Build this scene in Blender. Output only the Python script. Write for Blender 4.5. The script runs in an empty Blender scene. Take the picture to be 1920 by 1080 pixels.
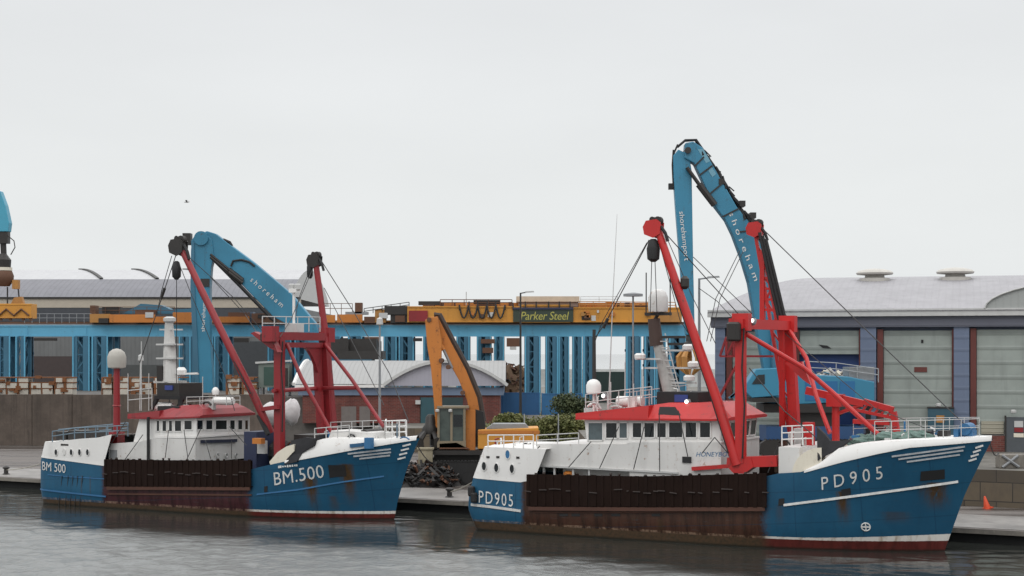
import bpy, bmesh, math, random
from mathutils import Vector, Matrix

R = math.radians
rnd = random.Random(11)
sc = bpy.context.scene
COL = sc.collection
PI = math.pi

# ------------------------------------------------------------------ measuring
F, CX, HY, H = 3000.0, 960.0, 662.0, 10.0      # focal length in photo pixels, horizon row, eye height


def P(px, py, Y):
    """world point seen at a photo pixel, at depth Y"""
    return Vector(((px - CX) / F * Y, Y, H + (HY - py) / F * Y))


# ------------------------------------------------------------------ materials
class N:
    def __init__(s, name):
        s.mat = bpy.data.materials.new(name)
        s.mat.use_nodes = True
        s.t = s.mat.node_tree
        s.b = s.t.nodes['Principled BSDF']
        s.tc = s.t.nodes.new('ShaderNodeTexCoord')
        s.obj = s.tc.outputs['Object']

    def new(s, typ, **kw):
        n = s.t.nodes.new(typ)
        for k, v in kw.items():
            setattr(n, k, v)
        return n

    def put(s, sock, v):
        if isinstance(v, bpy.types.NodeSocket):
            s.t.links.new(v, sock)
        elif v is not None:
            if hasattr(sock.default_value, '__len__') and len(sock.default_value) == 4 and len(v) == 3:
                v = (*v, 1)
            sock.default_value = v

    def m(s, op, a, b=None, c=None, clamp=False):
        n = s.new('ShaderNodeMath', operation=op)
        n.use_clamp = clamp
        s.put(n.inputs[0], a)
        if b is not None:
            s.put(n.inputs[1], b)
        if c is not None:
            s.put(n.inputs[2], c)
        return n.outputs[0]

    def sm(s, v, lo, hi):
        n = s.new('ShaderNodeMapRange', interpolation_type='SMOOTHSTEP')
        s.put(n.inputs[0], v)
        n.inputs[1].default_value = lo
        n.inputs[2].default_value = hi
        return n.outputs[0]

    def mix(s, f, a, b):
        n = s.new('ShaderNodeMix', data_type='RGBA')
        s.put(n.inputs[0], f)
        s.put(n.inputs[6], a)
        s.put(n.inputs[7], b)
        return n.outputs[2]

    def noise(s, scale=(1, 1, 1), detail=4, rough=.6, vec=None):
        mp = s.new('ShaderNodeMapping')
        s.put(mp.inputs['Vector'], vec or s.obj)
        mp.inputs['Scale'].default_value = scale
        n = s.new('ShaderNodeTexNoise')
        n.inputs['Scale'].default_value = 1
        n.inputs['Detail'].default_value = detail
        n.inputs['Roughness'].default_value = rough
        s.put(n.inputs['Vector'], mp.outputs[0])
        return n.outputs['Fac']

    def sep(s):
        n = s.new('ShaderNodeSeparateXYZ')
        s.put(n.inputs[0], s.obj)
        return n.outputs

    def bump(s, h, strength=.3, dist=.02):
        n = s.new('ShaderNodeBump')
        n.inputs['Strength'].default_value = strength
        n.inputs['Distance'].default_value = dist
        s.put(n.inputs['Height'], h)
        s.put(s.b.inputs['Normal'], n.outputs[0])

    def fin(s, col, rough=.5, metal=0, spec=None):
        s.put(s.b.inputs['Base Color'], col)
        s.put(s.b.inputs['Roughness'], rough)
        s.put(s.b.inputs['Metallic'], metal)
        if spec is not None:
            s.b.inputs['Specular IOR Level'].default_value = spec
        return s.mat


def lin(c):
    return tuple((v / 12.92 if v <= .04045 else ((v + .055) / 1.055) ** 2.4) for v in c)


def paint(name, rgb, rough=.45, rust=.3, rustcol=(.09, .035, .015), dirt=.35, sc_=1.0, spec=None):
    """weathered paint: broad tone drift, vertical run-off streaks, chips of rust"""
    n = N(name)
    big = n.noise((.35 * sc_, .35 * sc_, .35 * sc_), 3)
    st = n.noise((3.2 * sc_, 3.2 * sc_, .28 * sc_), 5, .65)
    fine = n.noise((9 * sc_, 9 * sc_, 9 * sc_), 4, .7)
    dark = tuple(v * .55 for v in rgb)
    c = n.mix(n.m('MULTIPLY', n.sm(big, .35, .75), dirt), rgb, dark)
    c = n.mix(n.m('MULTIPLY', n.sm(st, .5, .8), dirt), c, tuple(v * .5 + .01 for v in rgb))
    if rust:
        k = n.m('MULTIPLY', n.sm(fine, .56, .68), n.sm(st, .45, .65))
        c = n.mix(n.m('MULTIPLY', k, rust), c, rustcol)
    n.bump(fine, .15, .01)
    return n.fin(c, rough, 0, spec)


def plain(name, rgb, rough=.6, metal=0, var=.25, s=2.0, spec=None):
    n = N(name)
    f = n.noise((s, s, s), 4)
    c = n.mix(n.m('MULTIPLY', n.sm(f, .3, .75), var), rgb, tuple(v * .45 for v in rgb))
    return n.fin(c, rough, metal, spec)


def ribbed(name, rgb, axis, pitch, rough=.5, depth=.4, var=.3, spec=None, line=.0):
    """profiled sheet: ribs across one object axis"""
    n = N(name)
    x = n.sep()[axis]
    w = n.m('FRACT', n.m('DIVIDE', x, pitch))
    tri = n.m('ABSOLUTE', n.m('SUBTRACT', w, .5))
    rib = n.sm(tri, .32, .46)
    f = n.noise((.5, .5, .5), 4)
    st = n.noise((1.5, 1.5, .15), 4)
    c = n.mix(n.m('MULTIPLY', n.sm(f, .3, .75), var), rgb, tuple(v * .6 for v in rgb))
    c = n.mix(n.m('MULTIPLY', n.sm(st, .5, .8), var), c, tuple(v * .55 for v in rgb))
    if line:
        c = n.mix(n.m('MULTIPLY', rib, line), c, tuple(v * .45 for v in rgb))
    n.bump(rib, depth, .05)
    return n.fin(c, rough, 0, spec)


M = {}
M['red'] = paint('red_paint', (.50, .018, .017), .4, .85, (.09, .025, .018), .6, .45)
M['red_old'] = paint('worn_red_paint', (.26, .015, .020), .45, .85, (.05, .018, .014), .7, .45)
M['white'] = paint('white_paint', (.74, .73, .71), .4, .45, (.30, .16, .08), .2, .5)
M['white_dirty'] = paint('stained_white_paint', (.66, .65, .63), .5, .8, (.26, .13, .06), .4, .5)
M['cream'] = paint('cream_paint', (.70, .65, .54), .5, .3, (.3, .17, .08), .2)
M['grey'] = plain('grey_steel', (.24, .25, .26), .5)
M['lightgrey'] = plain('light_grey_paint', (.5, .5, .49), .5, 0, .2)
M['black'] = plain('black_rubber', (.014, .014, .015), .7)
M['black_cloth'] = plain('black_sheet', (.02, .02, .023), .8, 0, .4, 3)
M['dark_steel'] = plain('oily_dark_steel', (.035, .032, .03), .5, .3)
M['guard'] = paint('rusted_guard_planks', (.017, .0095, .0075), .95, .5, (.035, .013, .009), .5, 1.6, .12)
M['rust'] = paint('rusty_steel', (.085, .035, .022), .8, .6, (.05, .02, .012), .6)
M['glass'] = plain('dark_window_glass', (.012, .016, .018), .06, 0, .5, 1.2)
M['glass_pale'] = plain('pale_window_glass', (.10, .13, .14), .1, 0, .6, 1.5)
M['deckgreen'] = paint('green_deck_paint', (.06, .09, .08), .6, .5)
M['deckblue'] = paint('blue_fitting_paint', (.03, .14, .30), .45, .3)
M['crane_blue'] = paint('crane_blue_paint', (.036, .21, .335), .45, .85, (.05, .04, .03), .65, .4)
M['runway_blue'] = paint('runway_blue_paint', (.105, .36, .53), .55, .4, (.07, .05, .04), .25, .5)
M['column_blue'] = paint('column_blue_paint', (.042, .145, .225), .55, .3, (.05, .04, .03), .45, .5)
M['orange'] = paint('crane_orange_paint', (.52, .18, .03), .55, .9, (.09, .035, .02), .6, .45)
M['yellow'] = paint('crane_yellow_paint', (.58, .26, .035), .5, .4, (.13, .05, .02), .4, .7)
M['amber'] = paint('old_amber_paint', (.42, .20, .05), .6, .5, (.10, .05, .03), .5, .7)
M['brown'] = paint('brown_rusty_paint', (.12, .055, .03), .7, .5)
M['rope'] = plain('pale_rope', (.35, .33, .28), .8)
M['cable'] = plain('wire_rope', (.035, .035, .036), .6)
M['gitter'] = plain('galvanised_steel', (.33, .35, .36), .5, .2)
M['bluegrey'] = plain('blue_grey_rail_paint', (.13, .19, .24), .5)
M['stripe'] = plain('worn_grey_stripe', (.40, .42, .44), .5, 0, .5, 4)
M['net_teal'] = plain('teal_net', (.13, .20, .175), .9, 0, .6, 9)
M['net_dark'] = plain('dark_net', (.03, .03, .03), .9, 0, .6, 9)
M['sack'] = plain('white_sack_cloth', (.62, .60, .60), .85, 0, .3, 3)
M['screen'] = plain('blue_screen', (.03, .05, .22), .3)
M['tyre'] = plain('tyre_rubber', (.018, .018, .018), .85)
M['cone'] = plain('cone_orange', (.62, .07, .02), .5)
M['signtext'] = plain('white_lettering', (.70, .70, .68), .5, 0, .5, 3.5)
M['signyellow'] = plain('yellow_lettering', (.42, .39, .09), .5, 0, .3, 4)
M['signdark'] = plain('dark_green_sign', (.03, .045, .03), .6)
M['lamp_on'] = None


def lampmat():
    n = N('lit_deck_lamp')
    n.b.inputs['Emission Color'].default_value = (1, .97, .92, 1)
    n.b.inputs['Emission Strength'].default_value = 3.0
    return n.fin((.8, .8, .8), .3)


M['lamp_on'] = lampmat()


# ------------------------------------------------------------------ mesh building
class MB:
    def __init__(s):
        s.v, s.f, s.mi, s.cur = [], [], [], 0

    def add(s, vs, fs):
        o = len(s.v)
        s.v += [tuple(v) for v in vs]
        s.f += [tuple(i + o for i in f) for f in fs]
        s.mi += [s.cur] * len(fs)
        return s

    def box(s, x0, x1, y0, y1, z0, z1):
        v = [(x, y, z) for x in (x0, x1) for y in (y0, y1) for z in (z0, z1)]
        return s.add(v, [(0, 1, 3, 2), (4, 6, 7, 5), (0, 4, 5, 1), (2, 3, 7, 6), (0, 2, 6, 4), (1, 5, 7, 3)])

    def bar(s, a, b, w, h=None, up=(0, 0, 1), w2=None):
        a, b = Vector(a), Vector(b)
        h = h or w
        d = (b - a).normalized()
        u = Vector(up)
        if abs(d.dot(u)) > .98:
            u = Vector((1, 0, 0))
        r = d.cross(u).normalized()
        u = r.cross(d).normalized()
        k = (w2 / w) if w2 else 1
        v = []
        for p, q in ((a, 1), (b, k)):
            for i, j in ((-1, -1), (1, -1), (1, 1), (-1, 1)):
                v.append(p + r * (i * w * q / 2) + u * (j * h * q / 2))
        return s.add(v, [(3, 2, 1, 0), (4, 5, 6, 7), (0, 1, 5, 4), (1, 2, 6, 5), (2, 3, 7, 6), (3, 0, 4, 7)])

    def tube(s, pts, r, n=8):
        pts = [Vector(p) for p in pts]
        rs = r if isinstance(r, (list, tuple)) else [r] * len(pts)
        v, f = [], []
        ref = None
        for i, p in enumerate(pts):
            a = pts[max(i - 1, 0)]
            b = pts[min(i + 1, len(pts) - 1)]
            d = (b - a).normalized()
            if ref is None:
                ref = Vector((0, 0, 1)) if abs(d.z) < .9 else Vector((1, 0, 0))
            x = d.cross(ref).normalized()
            y = x.cross(d).normalized()
            ref = y
            for k in range(n):
                t = 2 * PI * k / n
                v.append(p + x * (math.cos(t) * rs[i]) + y * (math.sin(t) * rs[i]))
        for i in range(len(pts) - 1):
            for k in range(n):
                f.append((i * n + k, i * n + (k + 1) % n, (i + 1) * n + (k + 1) % n, (i + 1) * n + k))
        f.append(tuple(range(n - 1, -1, -1)))
        f.append(tuple((len(pts) - 1) * n + k for k in range(n)))
        return s.add(v, f)

    def prism(s, poly, d):
        poly = [Vector(p) for p in poly]
        d = Vector(d)
        n = len(poly)
        v = poly + [p + d for p in poly]
        f = [tuple(range(n)), tuple(range(2 * n - 1, n - 1, -1))]
        f += [(i, i + n, (i + 1) % n + n, (i + 1) % n) for i in range(n)]
        return s.add(v, f)

    def lathe(s, prof, c=(0, 0, 0), n=16):
        c = Vector(c)
        v, f = [], []
        for (r, z) in prof:
            for k in range(n):
                t = 2 * PI * k / n
                v.append(c + Vector((r * math.cos(t), r * math.sin(t), z)))
        for i in range(len(prof) - 1):
            for k in range(n):
                f.append((i * n + k, i * n + (k + 1) % n, (i + 1) * n + (k + 1) % n, (i + 1) * n + k))
        f.append(tuple(range(n - 1, -1, -1)))
        f.append(tuple((len(prof) - 1) * n + k for k in range(n)))
        return s.add(v, f)

    def grid(s, rows):
        w = len(rows[0])
        v = [p for r in rows for p in r]
        f = [(i * w + j, i * w + j + 1, (i + 1) * w + j + 1, (i + 1) * w + j)
             for i in range(len(rows) - 1) for j in range(w - 1)]
        return s.add(v, f)

    def quad(s, a, b, c, d):
        return s.add([a, b, c, d], [(0, 1, 2, 3)])

    def disc(s, c, nrm, r, t=.03, n=14):
        c, nrm = Vector(c), Vector(nrm).normalized()
        return s.tube([c - nrm * t, c + nrm * t], r, n)

    def blob(s, c, rx, ry, rz, seed=0, amp=.2, nu=12, nv=8):
        rr = random.Random(seed)
        ph = [rr.uniform(0, 6.3) for _ in range(6)]
        c = Vector(c)
        rows = []
        for i in range(nv + 1):
            a = PI * i / nv
            row = []
            for k in range(nu):
                t = 2 * PI * k / nu
                m = 1 + amp * (math.sin(3 * t + ph[0] + 2 * a) * .4 + math.sin(5 * t + ph[1] - 3 * a) * .3 + rr.uniform(-.5, .5) * .6)
                if i in (0, nv):
                    m = 1
                row.append(c + Vector((rx * m * math.sin(a) * math.cos(t), ry * m * math.sin(a) * math.sin(t), rz * (m if i not in (0, nv) else 1) * math.cos(a))))
            row.append(row[0])
            rows.append(row)
        return s.grid(rows)

    def build(s, name, mat, parent=None, smooth=False, origin=None, bevel=0):
        me = bpy.data.meshes.new(name)
        off = Vector(origin) if origin is not None else Vector((0, 0, 0))
        me.from_pydata([Vector(v) - off for v in s.v], [], s.f)
        bm = bmesh.new()
        bm.from_mesh(me)
        bmesh.ops.remove_doubles(bm, verts=bm.verts, dist=1e-5)
        bmesh.ops.recalc_face_normals(bm, faces=bm.faces)
        bm.to_mesh(me)
        bm.free()
        for mm in (mat if isinstance(mat, (list, tuple)) else [mat]):
            me.materials.append(mm)
        if isinstance(mat, (list, tuple)) and len(me.polygons) == len(s.mi):
            for p, i in zip(me.polygons, s.mi):
                p.material_index = i
        if smooth:
            for p in me.polygons:
                p.use_smooth = True
            try:
                me.set_sharp_from_angle(angle=R(smooth if smooth is not True else 35))
            except Exception:
                pass
        o = bpy.data.objects.new(name, me)
        COL.objects.link(o)
        if parent is not None:
            o.parent = parent
        if origin is not None:
            o.location = off
        if bevel:
            bv = o.modifiers.new('bevel', 'BEVEL')
            bv.width = bevel
            bv.segments = 2
            bv.limit_method = 'ANGLE'
        return o


def tag(o, label, cat, group=None):
    o['label'] = label
    o['category'] = cat
    if group:
        o['group'] = group
    return o


def thing(name, label, cat, loc=(0, 0, 0), rotz=0, group=None):
    o = bpy.data.objects.new(name, None)
    o.empty_display_size = .3
    COL.objects.link(o)
    o.location = loc
    o.rotation_euler = (0, 0, rotz)
    return tag(o, label, cat, group)


def struct(o, kind='structure'):
    o['kind'] = kind
    return o


def one(mb, name, mat, label, cat, origin, group=None, smooth=False):
    """a thing that is one mesh, its origin at its base"""
    return tag(mb.build(name, mat, None, smooth, origin), label, cat, group)


def copy_tree(o, parent=None):
    c = o.copy()
    COL.objects.link(c)
    c.parent = parent
    for ch in [k for k in bpy.data.objects if k.parent == o]:
        copy_tree(ch, c)
    return c


def text_pts(body, spacing=1.0, shear=0.0):
    """triangulated lettering outline, height of capitals about 1, starting at x = 0"""
    cu = bpy.data.curves.new('lettering', 'FONT')
    cu.body = body
    cu.space_character = spacing
    cu.shear = shear
    cu.resolution_u = 3
    ob = bpy.data.objects.new('lettering', cu)
    COL.objects.link(ob)
    bpy.context.view_layer.update()
    me = bpy.data.meshes.new_from_object(ob.evaluated_get(bpy.context.evaluated_depsgraph_get()))
    vs = [tuple(v.co) for v in me.vertices]
    fs = [tuple(p.vertices) for p in me.polygons]
    COL.objects.unlink(ob)
    bpy.data.objects.remove(ob)
    bpy.data.curves.remove(cu)
    bpy.data.meshes.remove(me)
    x0 = min(v[0] for v in vs)
    x1 = max(v[0] for v in vs)
    h = max(v[1] for v in vs)
    return [((v[0] - x0) / (x1 - x0), v[1] / h) for v in vs], fs


def flat_text(name, body, a, b, height, up, mat, parent, spacing=1.0, nudge=(0, 0, 0), shear=0):
    """lettering from point a to point b, capitals 'height' tall along 'up'"""
    vs, fs = text_pts(body, spacing, shear)
    a, b, up, nd = Vector(a), Vector(b), Vector(up).normalized(), Vector(nudge)
    mb = MB()
    mb.add([a + (b - a) * u + up * (height * w) + nd for u, w in vs], fs)
    return mb.build(name, mat, parent)


def rails(pts, h, mat, name, parent, spacing=1.0, r=.03, levels=(1.0, .55)):
    """guard railing along a polyline of deck points"""
    mb = MB()
    pts = [Vector(p) for p in pts]
    for lv in levels:
        mb.tube([p + Vector((0, 0, h * lv)) for p in pts], r, 6)
    for a, b in zip(pts[:-1], pts[1:]):
        n = max(1, int((b - a).length / spacing))
        for i in range(n + 1):
            p = a.lerp(b, i / n)
            mb.tube([p, p + Vector((0, 0, h))], r, 6)
    return mb.build(name, mat, parent)

# ------------------------------------------------------------------ the two fishing boats
ANG = R(29)
CC, SS = math.cos(ANG), math.sin(ANG)


def lerp(a, b, t):
    return a + (b - a) * t


def interp(tab, x):
    if x <= tab[0][0]:
        return tab[0][1]
    for (x0, y0), (x1, y1) in zip(tab[:-1], tab[1:]):
        if x <= x1:
            return lerp(y0, y1, (x - x0) / (x1 - x0))
    return tab[-1][1]


class Pair:
    """one mesh for each side of a boat"""

    def __init__(s, mbs):
        s.mbs = mbs

    def build(s, *a, **k):
        for m_ in s.mbs:
            m_.build(*a, **k)


class Trawler:
    """local frame: x stern to bow, -y the starboard side towards the camera, z up from the waterline"""

    def __init__(s, X0, Y0, S, ztop, stern, stem, half, name, label, group):
        s.X0, s.Y0, s.S = X0, Y0, S
        s.ztop, s.stern, s.stem, s.half = ztop, stern, stem, half
        s.root = thing(name, label, 'fishing boat', (X0, Y0, 0), -ANG, group)
        s.root.scale = (S, S, S)

    def p(s, px, py, y):
        k = (px - CX) / F
        x = (k * s.Y0 - s.X0 + s.S * y * (k * CC - SS)) / (s.S * (CC + k * SS))
        Y = s.Y0 + s.S * (-x * SS + y * CC)
        return Vector((x, y, (H + (HY - py) / F * Y) / s.S))

    def pf(s, px, py, x):
        """local point on an athwartships plane at x"""
        k = (px - CX) / F
        y = (s.X0 - k * s.Y0 + s.S * x * (CC + k * SS)) / (s.S * (k * CC - SS))
        Y = s.Y0 + s.S * (-x * SS + y * CC)
        return Vector((x, y, (H + (HY - py) / F * Y) / s.S))

    def b(s, x, z):
        xs, xe = interp(s.stern, z), interp(s.stem, z)
        le = lerp(11.5, 8.2, max(0, min(1, z / 5.5)))
        t = max(0., min(1., (xe - x) / le))
        fb = (1 - (1 - t) ** lerp(2.0, 2.5, max(0, min(1, z / 5.5)))) ** .9
        t = max(0., min(1., (x - xs) / 1.5))
        fs = (1 - (1 - t) ** 4.5) ** (1 / 4.5)
        w = s.half * lerp(.9, 1, max(0, min(1, (z + .8) / 1.8)))
        return w * fb * lerp(.0, 1, fs) * lerp(.94, 1, min(1, max(0, (x - xs) / 6)))

    def ph(s, px, py, off=0.0):
        """local point on the starboard hull skin seen at a photo pixel"""
        best = None
        for i in range(721):
            x = lerp(-.4, 28.9, i / 720)
            z = 2.5
            for _ in range(3):
                y = -s.b(x, z) - off
                Y = s.Y0 + s.S * (-x * SS + y * CC)
                z = (H + (HY - py) / F * Y) / s.S
            if s.b(x, z) < .05:
                continue
            X = s.X0 + s.S * (x * CC + y * SS)
            e = abs(X / Y * F + CX - px) + (.012 * (28.9 - x) if x < 14 else .012 * x)
            if best is None or e < best[0]:
                best = (e, x, y, z)
        return Vector(best[1:])

    def sk(s, x, z, off=0.0, side=-1):
        return Vector((x, side * (s.b(x, z) + off), z))

    def us(s, n=66):
        return [lerp(i / n, .5 - .5 * math.cos(PI * i / n), .75) for i in range(n + 1)]

    def xz(s, u, z):
        return lerp(interp(s.stern, z), interp(s.stem, z), u)

    def skin(s, mb, zlo, zhi, u0=0., u1=1., nv=14, off=0.0, n=66):
        """hull plating between two height functions of u-normalised length, both sides"""
        us = [u for u in s.us(n) if u0 <= u <= u1]
        for side in (-1, 1):
            rows = []
            for u in us:
                row = []
                for j in range(nv + 1):
                    xm = s.xz(u, 2.5)
                    for _ in range(6):
                        xm = s.xz(u, zhi(xm))
                    z = lerp(zlo(xm), zhi(xm), j / nv)
                    x = s.xz(u, z)
                    row.append(s.sk(x, z, off, side))
                rows.append(row)
            mb.grid(rows)
        return mb

    def strip(s, pts, hw, off=.03, n=14):
        """a narrow plate laid on the starboard skin along photo points -> MB (both sides)"""
        out = []
        loc = [s.ph(*q) for q in pts]
        xs = [q.x for q in loc]
        tab = sorted((q.x, q.z) for q in loc)
        for side in (-1, 1):
            mb = MB()
            out.append(mb)
            path = []
            for i in range(n + 1):
                x = lerp(min(xs), max(xs), i / n)
                z = interp(tab, x)
                path.append(s.sk(x, z, off, side))
            for a, b_ in zip(path[:-1], path[1:]):
                mb.bar(a, b_, hw * .8, hw * 2, up=(0, 0, 1))
        return Pair(out)

    def text(s, body, a, b, height, mat, parent, name='registration_number', spacing=1.0, off=.035, shear=0, both=False):
        vs, fs = text_pts(body, spacing, shear)
        A, B = s.ph(*a), s.ph(*b)
        mb = MB()
        out = []
        for u, w in vs:
            x = lerp(A.x, B.x, u)
            z = lerp(A.z, B.z, u) + w * height
            out.append(s.sk(x, z, off))
        mb.add(out, fs)
        return mb.build(name, mat, parent)

    def decal(s, poly, mat, name, parent, off=.03, nx=10, nz=6):
        """small skin-hugging patch from four photo corners (tl, tr, br, bl)"""
        c = [s.ph(*q) for q in poly]
        rows = []
        for i in range(nx + 1):
            t = c[0].lerp(c[1], i / nx)
            b = c[3].lerp(c[2], i / nx)
            rows.append([s.sk(t.lerp(b, j / nz).x, t.lerp(b, j / nz).z, off) for j in range(nz + 1)])
        return MB().grid(rows).build(name, mat, parent)


def hull_material(name, rust_x, wb, mid, stains, red=(.11, .022, .018)):
    """blue topsides, white boot line, red bottom, rust-brown flank between rust_x, run-off stains"""
    n = N(name)
    o = n.sep()
    x, z = o[0], o[2]
    big = n.noise((.3, .3, .3), 4)
    st = n.noise((2.6, 2.6, .22), 5, .65)
    fine = n.noise((6, 6, 6), 5, .7)
    zz = n.m('ADD', z, n.m('MULTIPLY', n.m('SUBTRACT', fine, .5), .05))
    blue = n.mix(n.sm(big, .3, .7), (.011, .068, .132), (.016, .092, .170))
    blue = n.mix(n.m('MULTIPLY', n.sm(st, .5, .8), .45), blue, (.012, .05, .085))
    # plating seams, a slight tone step between strakes
    seam = n.m('FRACT', n.m('MULTIPLY', x, .31))
    blue = n.mix(n.m('MULTIPLY', n.sm(n.m('ABSOLUTE', n.m('SUBTRACT', seam, .5)), .485, .5), .45), blue, (.005, .03, .07))
    blue = n.mix(n.m('MULTIPLY', n.m('MULTIPLY', n.sm(fine, .58, .7), n.sm(st, .45, .65)), .4), blue, (.06, .03, .018))
    flank = n.m('MULTIPLY', n.sm(n.m('ADD', x, n.m('MULTIPLY', fine, .6)), rust_x[0], rust_x[0] + .4),
                n.sm(n.m('ADD', x, n.m('MULTIPLY', fine, .9)), rust_x[1] + .9, rust_x[1] + .2))
    brown = n.mix(n.sm(st, .35, .7), mid, tuple(v * .38 for v in mid))
    brown = n.mix(n.m('MULTIPLY', n.sm(fine, .5, .75), .5), brown, (.05, .042, .026))
    c = n.mix(flank, blue, brown)
    strake = n.m('FRACT', n.m('MULTIPLY', n.m('SUBTRACT', z, n.m('MULTIPLY', x, .07)), .62))
    blue_seam = n.m('MULTIPLY', n.sm(n.m('ABSOLUTE', n.m('SUBTRACT', strake, .5)), .475, .5), .4)
    c = n.mix(blue_seam, c, (.006, .028, .055))
    runs = n.noise((6.5, 6.5, .3), 4, .7)
    for (sx, sz, w, ln, k) in stains:
        dx = n.m('ABSOLUTE', n.m('SUBTRACT', n.m('ADD', x, n.m('MULTIPLY', n.m('SUBTRACT', st, .5), w * 1.2)), sx))
        mk = n.m('MULTIPLY', n.sm(dx, w, w * .15), n.m('MULTIPLY', n.sm(z, sz - ln, sz - ln * .25), n.sm(z, sz + .12, sz - .02)))
        mk = n.m('MULTIPLY', mk, n.m('MULTIPLY', n.m('MULTIPLY', n.sm(fine, .1, .42), n.sm(runs, .27, .46)), k))
        c = n.mix(mk, c, n.mix(fine, (.10, .045, .015), (.03, .028, .015)))
    # boot top
    zw0 = n.m('ADD', wb[0], n.m('MULTIPLY', n.sm(x, 20.0, 28.0), wb[2]))
    zw1 = n.m('ADD', wb[1], n.m('MULTIPLY', n.sm(x, 19.0, 28.0), wb[3]))
    below1 = n.m('LESS_THAN', zz, zw1)
    below0 = n.m('LESS_THAN', zz, zw0)
    inflank = n.m('SUBTRACT', 1.0, n.sm(x, rust_x[1] - .4, rust_x[1] + .5))
    wh = n.mix(n.sm(st, .45, .75), (.66, .64, .60), (.34, .27, .2))
    wh = n.mix(n.m('MULTIPLY', inflank, .75), wh, (.36, .20, .085))
    wh = n.mix(n.m('MULTIPLY', inflank, n.sm(n.m('ADD', st, fine), .8, 1.15)), wh, brown)
    c = n.mix(n.m('MULTIPLY', below1, n.m('SUBTRACT', 1.0, n.m('MULTIPLY', inflank, .6))), c, wh)
    rd = n.mix(n.sm(st, .4, .7), red, tuple(v * .5 for v in red))
    rd = n.mix(inflank, rd, n.mix(n.sm(fine, .4, .7), (.075, .045, .026), (.04, .032, .02)))
    c = n.mix(below0, c, rd)
    # waterline slime
    c = n.mix(n.m('MULTIPLY', n.sm(zz, .16, .02), .8), c, (.012, .014, .010))
    scuff = n.noise((.9, .9, 7), 5, .7)
    c = n.mix(n.m('MULTIPLY', n.sm(scuff, .6, .72), .3), c, (.06, .09, .11))
    frames = n.m('SINE', n.m('MULTIPLY', x, 9.5))
    n.bump(n.m('ADD', n.m('ADD', big, n.m('MULTIPLY', fine, .3)), n.m('MULTIPLY', frames, .12)), .3, .06)
    return n.fin(c, .45, 0, .3)


def block_head(b, at, parent, s=1.0, red=True):
    """sheave head at a boom top"""
    mb = MB()
    p = Vector(at)
    for d in (-.26, .2):
        mb.prism([p + Vector((x * s, d * s, z * s)) for x, z in ((-.6, -.3), (-.1, -.5), (.3, -.3), (.34, .3), (.1, .48), (-.5, .42), (-.68, .1))], (0, .06 * s, 0))
    mb.box(p.x - .2 * s, p.x + .25 * s, p.y - .19 * s, p.y + .19 * s, p.z - .3 * s, p.z + .25 * s)
    h = mb.build('boom_head', M['red'] if red else M['dark_steel'], parent)
    for (dx, dz, rr_) in ((-.42, .1, .27), (.12, .4, .24), (-.2, .48, .16)):
        MB().lathe([(rr_ * s, -.13 * s), (rr_ * .8 * s, -.04 * s), (rr_ * .8 * s, .04 * s), (rr_ * s, .13 * s)], (0, 0, 0), 14).build('sheave', M['dark_steel'], h).matrix_local = Matrix.Translation(p + Vector((dx * s, 0, dz * s))) @ Matrix.Rotation(PI / 2, 4, 'X')
    MB().tube([p + Vector((.3 * s, -.1, .1 * s)), p + Vector((.55 * s, -.1, -.25 * s)), p + Vector((.7 * s, -.1, -.7 * s))], .09 * s, 6).build('shackle', M['black'], h)
    return h


def wire(b, pts, parent, r=.022, name='wire_rope'):
    return MB().tube(pts, r, 5).build(name, M['cable'], parent)


def window_part(parent, quad, out, pane=None, fw=.07, frame=True, name='window'):
    """quad tl,tr,br,bl of a pane; 'out' outward normal. pane mesh + frame sub-part"""
    q = [Vector(v) for v in quad]
    o = Vector(out).normalized()
    mb = MB()
    mb.prism([v + o * .008 for v in q], o * .012)
    w = mb.build(name, pane or M['glass'], parent)
    if frame:
        f = MB()
        c = sum(q, Vector()) / 4
        for i in range(4):
            a, b_ = q[i], q[(i + 1) % 4]
            d = (b_ - a).normalized() * (fw * .5)
            f.bar(a - d + o * .025, b_ + d + o * .025, fw, .05, up=o)
        f.build('frame', M['white'], w)
    return w


def roof_mesh(stations, name, mat, parent):
    """stations: (x, eave half-width, eave z, top half-width, top z)"""
    rows = []
    for (x, ew, ez, tw, tz) in stations:
        rows.append([Vector((x, -ew + .25, ez - .02)), Vector((x, -ew, ez)), Vector((x, -ew, ez + .1)), Vector((x, -tw, tz)), Vector((x, tw, tz)), Vector((x, ew, ez + .1)), Vector((x, ew, ez)), Vector((x, ew - .25, ez - .02))])
    mb = MB().grid(rows)
    mb.add(rows[0], [tuple(range(8))])
    mb.add(rows[-1], [tuple(range(8))])
    mb.grid([[r[0], r[-1]] for r in rows])
    return mb.build(name, mat, parent)


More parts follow.
